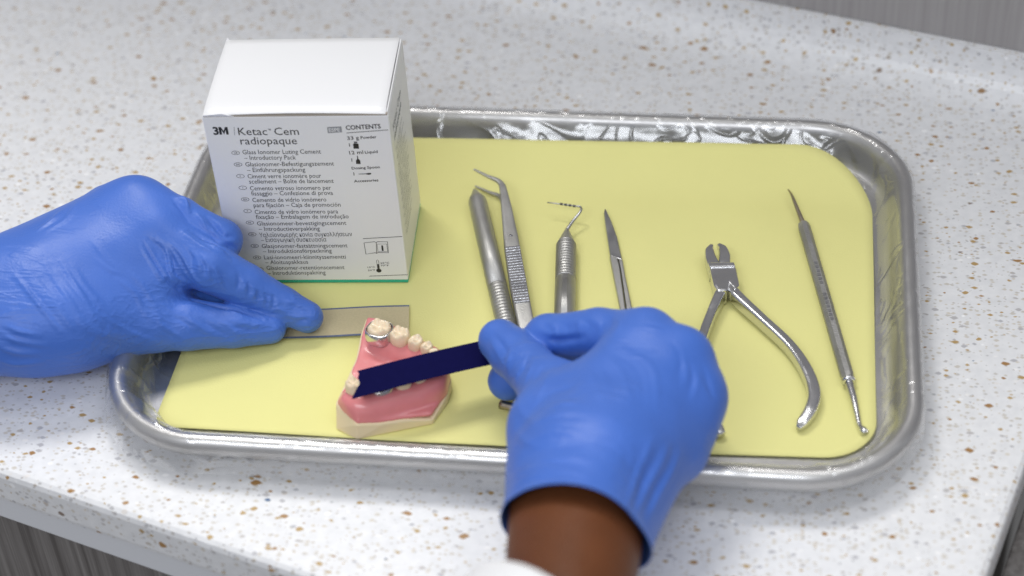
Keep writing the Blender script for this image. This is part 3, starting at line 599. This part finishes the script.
V, F = join(tube([s1 - ds * .2, s1 + ds * .6, s1 + ds * 1.6, s1 + ds * 2.2], [2.1, 3.0, 3.0, 1.9], 16), tube(catmull([s1 + ds * 2, P(853.5, 398, ZS), P(857, 414, ZS - .6), P(859.5, 425, ZS - 1), P(865.5, 433, ZS - .8)], 6), np.interp(np.linspace(0, 1, 25), [0, .5, .8, .92, 1], [1.9, 1.15, .95, 1.7, 1.5]), 12)); mesh('spoon_tip', V, F, M_STEEL, scl)
# ------------------------------------------------------------------ teeth model
dm = empty('dental_model', P(395, 385, 3.2), 'pink and cream model of a toothed jaw standing in front of the carton', 'dental model')
foot = [P(x, y, 3.3)[:2] for x, y in ((336, 430), (357, 439.5), (396, 432), (433, 423.5), (446, 405), (452, 388), (443, 366), (425, 352), (395, 343), (372, 343), (362, 352), (357, 375), (345, 398))]
# upper outline of the plaster, wider at the open end
GZ = 12.5
gum_top = [(335.5, 403), (356, 425), (382, 424), (407, 420.5), (433, 420), (447, 396), (451.5, 380), (446, 362), (436, 350), (412, 338), (392, 325), (378, 318.5), (366, 318.5), (361, 333), (356, 358), (346, 381)]
zt = [13, 10.5, 9.5, 8.5, 6.0, 8, 9, 10, 11, 12, 13, 14, 14, 14, 14, 14]
rim_w = np.array([P(x, y, z) for (x, y), z in zip(gum_top, zt)])
cen = rim_w.mean(0)
low = rim_w.copy(); low[:, 2] = 3.2; low[:, :2] = cen[:2] + (rim_w[:, :2] - cen[:2]) * np.array([1.0])
for i, (x, y) in ((0, (336, 429.5)), (1, (357, 440)), (4, (433, 424.5))): low[i, :2] = P(x, y, 3.2)[:2]
low[2, :2] = P(383, 434.5, 3.2)[:2]; low[3, :2] = P(408, 429.5, 3.2)[:2]
topc = rim_w.copy(); n_ = len(rim_w)
V, F = loft([low, rim_w, (rim_w - cen) * (.9, .9, 1) + cen + (0, 0, .3)], True, True); mesh('plaster_base', V, F, M_CREAM, dm, smooth=False, mods=[BEV(.7, 2, 20)])
arch_px = [(381, 334, 20), (401, 340, 19.5), (416, 346, 19), (428, 352, 18.5), (437, 362, 18), (436, 371, 17.5), (424, 379, 17.5), (404, 386, 17.5), (383, 392, 18), (364, 396, 18.5), (352, 393, 19)]
arch = np.array([P(x, y, z) for x, y, z in arch_px])
ac = catmull(arch, 4)
lo, hi, hh = np.array([rim_w[:, 0].min() - 3, rim_w[:, 1].min() - 3, 3.0]), np.array([rim_w[:, 0].max() + 3, rim_w[:, 1].max() + 3, 27.0]), .6
G = grid(lo, hi, hh)
def poly_sdf(G2, poly):
    d = np.full(G2.shape[:-1], 1e9); ins = np.zeros(G2.shape[:-1], bool); n = len(poly)
    for i in range(n):
        a, b = poly[i], poly[(i+1) % n]; ab = b - a; t = np.clip(((G2 - a) @ ab) / (ab @ ab), 0, 1)
        d = np.minimum(d, np.linalg.norm(G2 - a - t[..., None] * ab, axis=-1))
        c = (a[1] > G2[..., 1]) != (b[1] > G2[..., 1]); xx = a[0] + (G2[..., 1] - a[1]) / (b[1] - a[1] + 1e-12) * ab[0]; ins ^= c & (G2[..., 0] < xx)
    return np.where(ins, -d, d)
dpoly = poly_sdf(G[:, :, 0, :2], rim_w[:, :2])
# plane through the plaster's rim, so the gum begins where the plaster ends
A_ = np.c_[rim_w[:, :2], np.ones(n_)]; pl_c = np.linalg.lstsq(A_, rim_w[:, 2], rcond=None)[0]
plane = G[..., 0] * pl_c[0] + G[..., 1] * pl_c[1] + pl_c[2]
dome = np.maximum(dpoly[..., None] + .3, G[..., 2] - (plane + 1.4))
D = dome
for i in range(len(ac) - 1): 
    D = smin(D, cone(G, ac[i] - (0, 0, 6.8), ac[i+1] - (0, 0, 6.8), 5.9, 5.9), 3.0)
wall_in = dpoly[..., None] + .1 - np.zeros_like(D)
D = -smin(-D, -wall_in, 2.2)                                          # keep inside the outline, rounded over
D = np.maximum(D, plane - .6 - G[..., 2])
D = D + .5 * (vnoise(G / 6.0) - .5)
V, F = nets(D, lo, hh); F = F[(F >= 0).all(1)]; V = relax(V, F, 2); mesh('gum', V, F, M_GUM, dm)
def crown(c, along, la, lb, h, cusps, seed, tilt=0.0):
    """tooth crown: superellipse wall that bulges, top with cusps and fissures"""
    r = np.random.default_rng(seed); along = norm((along[0], along[1], 0)); side = np.array([-along[1], along[0], 0]); n = 40; rows = []
    def top(u, v):
        z = 0
        for cu, cv, hgt, sg in cusps: z = max(z, hgt * math.exp(-(((u - cu) / sg) ** 2 + ((v - cv) / sg) ** 2)))
        return z
    for t, z in ((.80, -2.2), (.88, 0), (.97, h * .35), (1.0, h * .6), (.97, h * .82), (.90, h * .97), (.80, h * 1.04), (.66, h * 1.0), (.48, h * .97), (.30, h * .95), (.12, h * .94)):
        L = []
        for k in range(n):
            a = 2 * math.pi * k / n; ca, sa = math.cos(a), math.sin(a); ca = math.copysign(abs(ca) ** .75, ca); sa = math.copysign(abs(sa) ** .75, sa)
            u, v = ca * t, sa * t; zz_ = z + (top(u, v) if z > h * .8 else 0) * min(1, max(0, (z - h * .8) / (h * .15)))
            L.append(c + along * u * la + side * v * lb + np.array([0, 0, zz_]))
        rows.append(np.array(L))
    return loft(rows, True, True)
MOL = [(.5, .5, 2.1, .30), (.5, -.5, 2.0, .31), (-.45, .5, 2.1, .30), (-.45, -.5, 2.0, .31), (0.02, .6, 1.7, .22)]
PRE = [(0, .5, 2.0, .42), (0, -.5, 1.8, .42)]; INC = [(0, 0, .8, .9)]
def tooth(px, py, z, nxt, la, lb, h, cus, seed, mat=M_TOOTH):
    c = P(px, py, z); d = P(*nxt, z) - c; V, F = crown(c, d, la, lb, h, cus, seed); return mesh('tooth', V, F, mat, dm), c, d
tz = 17.2
big, cbig, dbig = tooth(380.5, 338.0, tz + 1.2, (401, 344.5), 5.1, 4.8, 6.4, MOL, 1)
big['label'] = 'molar ringed by a shiny metal band'
def band(owner, c, d, la, lb, z0, z1):
    d = norm((d[0], d[1], 0)); s = np.array([-d[1], d[0], 0]); rows = []
    for t, z in ((1.04, z0), (1.10, z0 + .5), (1.12, (z0 + z1) / 2), (1.08, z1 - .3), (1.02, z1)):
        L = []
        for k in range(40):
            a = 2 * math.pi * k / 40; ca, sa = math.cos(a), math.sin(a); ca = math.copysign(abs(ca) ** .75, ca); sa = math.copysign(abs(sa) ** .75, sa)
            L.append(c + d * ca * t * la + s * sa * t * lb + np.array([0, 0, z]))
        rows.append(np.array(L))
    V, F = loft(rows); return mesh('metal_band', V, F, M_STEEL, owner, mods=[SOL(.3, 1)])
band(big, cbig, dbig, 5.2, 4.9, -.4, 5.6)
tooth(401, 344, tz, (416, 349), 4.3, 4.0, 6.3, MOL, 2)
tooth(416.5, 350, tz - .3, (428, 355), 3.1, 3.3, 5.9, PRE, 3)
tooth(427.5, 355, tz - .5, (435, 360), 2.5, 2.7, 5.4, PRE, 4)
tooth(435, 361.5, tz - .8, (438, 369), 2.4, 2.2, 5.4, INC, 5)
tooth(438, 369, tz - 1, (434, 377), 2.4, 2.2, 5.2, INC, 6)
tooth(431.5, 376, tz - 1, (421, 382), 2.7, 2.6, 5.0, INC, 7)
tooth(419.5, 381, tz - .9, (404, 387), 3.1, 3.2, 4.8, PRE, 8)
t4, c4, d4 = tooth(403, 386.5, tz - .8, (383, 393), 3.7, 3.8, 4.6, MOL, 9)
t5, c5, d5 = tooth(382, 390.5, tz - .8, (362, 398), 4.5, 4.3, 4.6, MOL, 10); band(t5, c5, d5, 4.5, 4.3, .2, 3.8)
tooth(355, 394, tz - .4, (350, 391), 3.6, 3.3, 6.0, MOL, 11)
# ------------------------------------------------------------------ the two strips
def strip(name, rows, th, mats, label, cat, edge=None):
    """rows = left/right edge points along the strip"""
    k = 7 if edge else 2; V = []; F = []
    fr = [0, edge, .3, .5, .7, 1 - edge, 1] if edge else [0, 1]
    for a, b in rows:
        for t in fr: V.append(np.asarray(a) + (np.asarray(b) - np.asarray(a)) * t)
    n = len(rows)
    for i in range(n - 1):
        for j in range(k - 1): F.append((i*k+j, i*k+j+1, (i+1)*k+j+1, (i+1)*k+j))
    o = mesh(name, V, F, mats, org=np.mean(V, 0), smooth=False, mods=[SOL(th, 1)], label=label, cat=cat)
    if edge:
        for p in o.data.polygons:
            if p.index % (k - 1) in (0, k - 2): p.material_index = 1
    return o
TZ = 26.0
rows = []
A0, A1, B0, B1 = P(357.5, 371, 26.5), P(354, 398.5, 25.0), P(530, 331, 25.0), P(527, 357, 22.5)
jag = [0, .9, 2.2, 1.2, .3, 1.4, .2]
for t in np.linspace(0, 1, 40):
    bow = math.sin(math.pi * t) * 1.0
    rows.append((A0 + (B0 - A0) * t + (0, 0, bow), A1 + (B1 - A1) * t + (0, 0, bow)))
k = 9; V = []; F = []
tear = [0, .55, .3, .75, 1.15, .55, .15, -.3, -.55]
dstrip = norm(B0 - A0)
for i, (a, b) in enumerate(rows):
    for j in range(k):
        q = a + (b - a) * j / (k - 1)
        if i == 0: q = q + dstrip * tear[j] * 1.6
        V.append(q)
F = [(i*k+j, i*k+j+1, (i+1)*k+j+1, (i+1)*k+j) for i in range(39) for j in range(k - 1)]
mesh('marking_strip', V, F, M_NAVY, org=np.mean(V, 0), smooth=False, mods=[SOL(.25, 0)], label='dark navy strip pinched in the gloved fingers and laid across the teeth model', cat='strip')
a0, a1, b0_, b1_ = P(409.3, 305.5, 4.2), P(408.8, 334, 4.2), P(232, 312, 4.6), P(232, 340.5, 4.6)
rows = [(a0 + (b0_ - a0) * t + (0, 0, .25 * math.sin(9 * t)), a1 + (b1_ - a1) * t + (0, 0, .25 * math.sin(9 * t))) for t in np.linspace(0, 1, 24)]
strip('abrasive_strip', rows, .3, [M_TAN, M_STRIPEDGE], 'tan flat strip with dark blue edges held down by the left glove beside the carton', 'strip', .05)
# ------------------------------------------------------------------ gloved hands
def px(*q): return P(*q)
def build_hand(palm, fingers, h=1.0, kp=9.0, kf=1.6, kj=5.0, extra=None):
    pts = [q for a, b, *_ in palm for q in (a, b)] + [q for f in fingers for q, _ in f]
    lo = np.min(pts, 0) - 30; hi = np.max(pts, 0) + 30; G = grid(lo, hi, h); D = None
    for a, b, ra, rb in palm:
        c = cone(G, a, b, ra, rb); D = c if D is None else smin(D, c, kp)
    FD = None
    for f in fingers:
        d = None
        for (a, ra), (b, rb) in zip(f[:-1], f[1:]):
            c = cone(G, a, b, ra, rb); d = c if d is None else smin(d, c, 2.0)
        FD = d if FD is None else smin(FD, d, kf)
    D = smin(D, FD, kj)
    if extra is not None: D = extra(G, D)
    V, F = nets(D, lo, h); V = relax(V, F, 3); return V, F
def wrinkle(V, F, strokes, gain=1.0):
    """tension folds of the glove: raised or sunk ridges along 3-D strokes laid on the surface"""
    N = vnormals(V, F); off = np.zeros(len(V))
    for pts, wd, amp in strokes:
        P3 = []
        for x, y in pts:                                             # stroke point = the surface point seen at that spot
            d = norm(P(x, y, 0) - CAM); r = V - CAM; t = r @ d; dist = np.linalg.norm(r - t[:, None] * d, axis=1)
            c = np.where(dist < dist.min() + 2.0)[0]; P3.append(V[c[np.argmin(t[c])]])
        P3 = catmull(np.array(P3), 5) if len(P3) > 2 else np.array(P3)
        best = np.full(len(V), 1e9); tt = np.zeros(len(V)); n = len(P3) - 1
        for i in range(n):
            a, b = P3[i], P3[i+1]; ab = b - a; t = np.clip(((V - a) @ ab) / (ab @ ab + 1e-9), 0, 1); dd = np.linalg.norm(V - a - t[:, None] * ab, axis=1)
            m = dd < best; best[m] = dd[m]; tt[m] = (i + t[m]) / n
        taper = np.sin(np.pi * np.clip(tt, .04, .96)) ** .6
        off += gain * amp * taper * np.exp(-(best / wd) ** 2)
    return V + N * off[:, None]
def uneven(V, F, amp, scale, axes=(1, 1, 1), seed=0.0):
    N = vnormals(V, F); return V + N * (amp * (vnoise(V * np.asarray(axes) / scale + seed + 40) - .5))[:, None]
# --- the hand from the left, pressing the tan strip
palm = [(px(-330, 345, 36), px(70, 322, 32), 25, 20.5), (px(-330, 318, 40), px(40, 284, 39), 23, 16.5),
        (px(-20, 312, 34), px(160, 236, 48), 20, 12.5), (px(-20, 300, 37), px(136, 207, 52), 17, 11.0), (px(-20, 296, 36), px(108, 212, 47), 15.5, 10), (px(-20, 294, 32), px(85, 226, 40), 15, 9),
        (px(40, 325, 28), px(150, 322, 23), 20, 13.5), (px(120, 300, 32), px(170, 275, 38), 12, 9), (px(152, 226, 47), px(138, 210, 50), 12.5, 12.5), (px(62, 268, 40), px(148, 224, 47), 14.5, 12), (px(40, 290, 38), px(120, 275, 37), 16, 15)]
palm += [(px(150, 291, 24), px(215, 305, 15), 11, 7.5), (px(110, 290, 30), px(150, 284, 28), 14, 10)]
fing = [[(px(158, 236, 48), 12.5), (px(208, 266, 39), 11.4), (px(246, 285.5, 28), 9.8), (px(283, 305, 17.5), 8.2), (px(307, 317, 12.6), 7.5)],
        [(px(136, 206, 53), 11.5), (px(180, 219, 50), 9.6), (px(222, 240, 42), 9.0), (px(216, 268, 24), 8.0), (px(206, 280, 17), 7.2)],
        [(px(108, 209, 47), 10.5), (px(165, 232, 34), 9), (px(172, 258, 20), 8), (px(160, 270, 14), 7.5)],
        [(px(85, 220, 40), 10), (px(120, 240, 25), 8.5), (px(128, 262, 15), 7.5)],
        [(px(140, 322, 23), 13.6), (px(187, 324, 20), 11.5), (px(233, 326, 16), 9.4), (px(271, 328.5, 12), 6.8)]]
V, F = build_hand(palm, fing, h=.85, kp=12.0, kf=.7, kj=3.2)
V = uneven(V, F, 1.0, 16, seed=1.0)
st = []
def W(amp, wd, *p): st.append((list(p), wd, amp))
# stretch lines fanning from the pointing knuckle into the web
for k in range(9):
    t = k / 8; W(.75 if k % 2 == 0 else -.55, .95, (139 + 24 * t, 236 - 4 * t), (150 + 26 * t, 252 + 3 * t), (163 + 28 * t, 272 + 8 * t), (172 + 30 * t, 284 + 6 * t))
for k in range(7):
    t = k / 6; W(.5 if k % 2 else -.45, .8, (178 + 40 * t, 240 + 26 * t), (188 + 38 * t, 254 + 24 * t), (188 + 40 * t, 274 + 20 * t))
W(-1.1, 1.1, (192, 226), (212, 238), (236, 256)); W(.8, 1.0, (182, 228), (206, 244), (236, 264))
W(-1.2, 1.2, (207, 212), (212, 222), (224, 232), (238, 236)); W(.8, 1.0, (210, 222), (222, 232), (238, 242)); W(-.8, .9, (210, 230), (224, 240), (240, 249)); W(.6, .9, (206, 234), (222, 246), (240, 255))
W(1.3, 1.1, (178, 192), (183, 195), (190, 207)); W(-.8, 1.0, (174, 196), (182, 204), (190, 214)); W(.7, .9, (196, 208), (202, 218), (206, 226))
for x, y in ((238, 272), (247, 280), (256, 286), (264, 290), (270, 294)): W(-.5, .8, (x + 3, y), (x + 6, y + 10), (x + 1, y + 22))
for x, y in ((243, 276), (252, 283), (261, 289)): W(.45, .8, (x + 3, y + 2), (x + 7, y + 10), (x + 2, y + 20))
W(.45, .9, (286, 300), (298, 300), (310, 308)); W(-.4, .8, (296, 305), (306, 306), (312, 314)); W(-.5, .9, (286, 328), (300, 324), (314, 324)); W(.4, .9, (276, 310), (290, 320), (304, 318))
W(-1.6, .9, (172, 282), (198, 296), (226, 303), (262, 314))
# diagonal drag lines on the wrist and the heel of the thumb
for k in range(8):
    t = k / 7; W((.8 if k % 2 == 0 else .5) * (1 - .3 * t), 1.0 + .3 * (k % 3), (14 + 52 * t, 270 - 16 * t), (36 + 54 * t, 298 - 12 * t), (58 + 54 * t + 8 * (k % 2), 336 - 14 * t))
for k in range(6):
    t = k / 5; W(.6 if k % 2 else .42, 1.0, (78 + 24 * t, 318 - 6 * t), (100 + 28 * t, 336 - 4 * t), (132 + 26 * t, 350 - 3 * t))
for k in range(5): W(.5 if k % 2 == 0 else -.4, .9, (160 + 15 * k, 312 + k), (167 + 16 * k, 326 + .6 * k), (184 + 15 * k, 343 - .5 * k))
for k in range(4): W(.7, 1.3, (0, 326 + 13 * k), (14, 332 + 12 * k), (38 + 6 * (k % 2), 340 + 9 * k))
W(.6, 1.1, (60, 206), (50, 216), (36, 226)); W(.5, 1.0, (74, 200), (66, 214), (46, 226)); W(.35, 1.0, (92, 236), (104, 254), (116, 264)); W(.35, .9, (96, 254), (108, 264), (122, 270))
W(.5, 1.0, (120, 276), (138, 290), (150, 312)); W(.4, 1.0, (132, 268), (148, 284), (160, 306)); W(-.5, 1.0, (232, 322), (246, 330), (262, 332)); W(.4, .9, (240, 318), (256, 324), (272, 322))
V = wrinkle(V, F, st, 1.45)
lg = empty('gloved_hand', px(80, 300, 2), 'blue gloved hand reaching in from the left edge, pointing finger pressed on the tan strip', 'hand')
mesh('glove', V, F, M_GLOVE, lg)
# --- the hand from below, holding the navy strip
WZ = 60
palm = [(px(550, 430, 44), px(541, 560, 54), 15.5, 14.5), (px(642, 470, 44), px(595, 575, 54), 15, 14.0), (px(600, 470, 58), px(572, 560, 66), 15.5, 15.5), (px(570, 455, 56), px(560, 560, 62), 15, 15),
        (px(570, 450, 56), px(645, 338, 53), 15, 11), (px(600, 450, 58), px(682, 358, 53), 15, 11), (px(612, 460, 56), px(695, 393, 47), 15, 10.5), (px(632, 465, 50), px(680, 430, 40), 15, 11), (px(650, 352, 54), px(694, 405, 46), 10.5, 10.5), (px(684, 380, 47), px(674, 450, 40), 11, 12),
        (px(555, 428, 46), px(556, 392, 41), 15, 12.5), (px(575, 400, 50), px(625, 360, 50), 11, 10), (px(620, 420, 42), px(640, 400, 36), 16, 14), (px(560, 352, 29), px(604, 352, 36), 6, 7)]
fing = [[(px(645, 338, 53), 11), (px(600, 334, 46), 10), (px(549, 338, 36), 9.4), (px(524, 362, 23), 8.4), (px(507.5, 381, 15.2), 8.0)],
        [(px(682, 358, 53), 11), (px(672, 380, 26), 9.5), (px(625, 395, 16), 8.5), (px(600, 398, 13), 8)],
        [(px(695, 393, 47), 10.5), (px(684, 412, 22), 9), (px(640, 425, 14), 8)],
        [(px(681, 430, 40), 11), (px(668, 444, 20), 8.5), (px(640, 452, 13), 7.5)],
        [(px(550, 390, 41), 12.3), (px(530, 368, 37.5), 10.2), (px(514, 354, 34), 9.8), (px(500, 341, 33), 8.6)]]
V, F = build_hand(palm, fing)
V = uneven(V, F, 1.0, 18, seed=5.0)
st = []
W(-1.5, 1.5, (530, 336), (552, 342), (580, 340)); W(.6, 1.2, (534, 328), (552, 333), (574, 332))
for k in range(7): W(.5 if k % 2 == 0 else -.35, 1.3, (546 + 11 * k, 319 - 1.4 * k), (552 + 11 * k, 327 - 1.2 * k), (553 + 10 * k, 338 - 1.2 * k))
W(1.1, 1.1, (507, 348), (505, 360), (502, 372)); W(-.7, 1.1, (490, 332), (497, 342), (505, 354)); W(.5, 1.0, (486, 340), (492, 350), (500, 366)); W(-.9, 1.3, (528, 350), (521, 362), (514, 378)); W(.7, 1.2, (536, 354), (528, 366), (520, 382)); W(-.6, 1.2, (545, 358), (536, 372), (528, 390)); W(.5, 1.2, (554, 360), (544, 376), (534, 398))
for k in range(6): W(.7 if k % 2 == 0 else -.45, 1.4, (514 + 3 * k, 470 - 13 * k), (566, 455 - 14 * k), (628 + 6 * k, 478 - 9 * k))
for k in range(5): W(.8 if k % 2 == 0 else -.5, 1.3, (686 - 7 * k, 452 - 4 * k), (672 - 8 * k, 482), (652 - 6 * k, 520 - 2 * k))
for k in range(5): W(.35 if k % 2 == 0 else -.25, 1.3, (560 + 16 * k, 352 - 2 * k), (590 + 16 * k, 372 - 2 * k), (606 + 14 * k, 400 + 2 * k))
for k in range(4): W(-.4 if k % 2 == 0 else .35, 1.2, (676 + 6 * k, 340 + 8 * k), (684 + 6 * k, 356 + 8 * k), (682 + 5 * k, 376 + 8 * k))
W(.8, 1.6, (506, 478), (540, 466), (590, 474)); W(.6, 1.5, (504, 488), (530, 474), (566, 474)); W(-.7, 1.5, (706, 366), (711, 382), (718, 396)); W(.5, 1.3, (514, 400), (520, 412), (532, 420)); W(.5, 1.3, (512, 430), (522, 440), (538, 446))
V = wrinkle(V, F, st)
# open the cuff: flare the last stretch and cut it square to the arm
wc = px(572, 528, 55); ax = norm(px(548, 600, 60) - px(606, 455, 52)); ax = norm(ax + np.array([-.02, .0, -.18]))
s_ = (V - wc) @ ax
rad_dir = V - wc - s_[:, None] * ax; rl = np.linalg.norm(rad_dir, axis=1, keepdims=True) + 1e-9
fl = np.clip((s_ + 16) / 16, 0, 1) ** 2
V = V + rad_dir / rl * (fl * 1.1 + np.exp(-(s_ / 1.2) ** 2) * .45)[:, None]
rg = empty('gloved_hand', px(600, 430, 3), 'blue gloved hand reaching up from the bottom edge, bare brown wrist, holding the navy strip', 'hand')
ang_ = np.arctan2(rad_dir @ np.cross(ax, (0, 0, 1)), rad_dir[:, 2])
V = V + ax * (np.clip((s_ + 14) / 14, 0, 1) * 3.2 * (vnoise(np.c_[np.cos(ang_) * 1.8 + 9, np.sin(ang_) * 1.8 + 9, np.full(len(V), 4.4)]) - .5))[:, None]
glove = mesh('glove', V, F, M_GLOVE, rg)
bm = bmesh.new(); bm.from_mesh(glove.data); go = np.array(rg.location)
bmesh.ops.bisect_plane(bm, geom=bm.verts[:] + bm.edges[:] + bm.faces[:], plane_co=Vector(wc * S - go), plane_no=Vector(ax), clear_outer=True); bm.to_mesh(glove.data); bm.free()
glove.data.polygons.foreach_set('use_smooth', [True] * len(glove.data.polygons))
md = glove.modifiers.new('solidify', 'SOLIDIFY'); md.thickness = .35 * S; md.offset = 1
# forearm inside the cuff
arm = [(px(546, 470, 46), px(543, 608, 56), 13.5, 14.5), (px(618, 490, 44), px(590, 612, 54), 13, 14.5), (px(600, 480, 56), px(574, 612, 62), 13.5, 15.5), (px(570, 470, 54), px(560, 610, 60), 13, 15)]
V, F = build_hand(arm, [[(px(570, 480, 50), 12), (px(570, 612, 56), 14)]], h=1.3)
V = V - vnormals(V, F) * .6
mesh('forearm', V, F, M_SKIN, rg)
# white sleeve round the forearm
sc_ = px(560, 640, 60); sax = norm(ax + np.array([-.45, .05, 0])); s1_ = norm(np.cross(sax, (0, 0, 1))); s2_ = np.cross(s1_, sax)
rows = []
for t, r in ((14, 3), (12, 20), (6, 32), (0, 35), (.6, 36.4), (2.0, 37), (6, 37), (7, 36.6), (30, 39), (160, 46)):
    rows.append(np.array([sc_ + sax * t + r * (1 + .02 * math.sin(5 * a)) * (math.cos(a) * s1_ + .92 * math.sin(a) * s2_) for a in np.linspace(0, 2 * math.pi, 48, endpoint=False)]))
V, F = loft(rows); mesh('sleeve', V, F, M_CLOTH, rg, mods=[SOL(1.2, 0)])
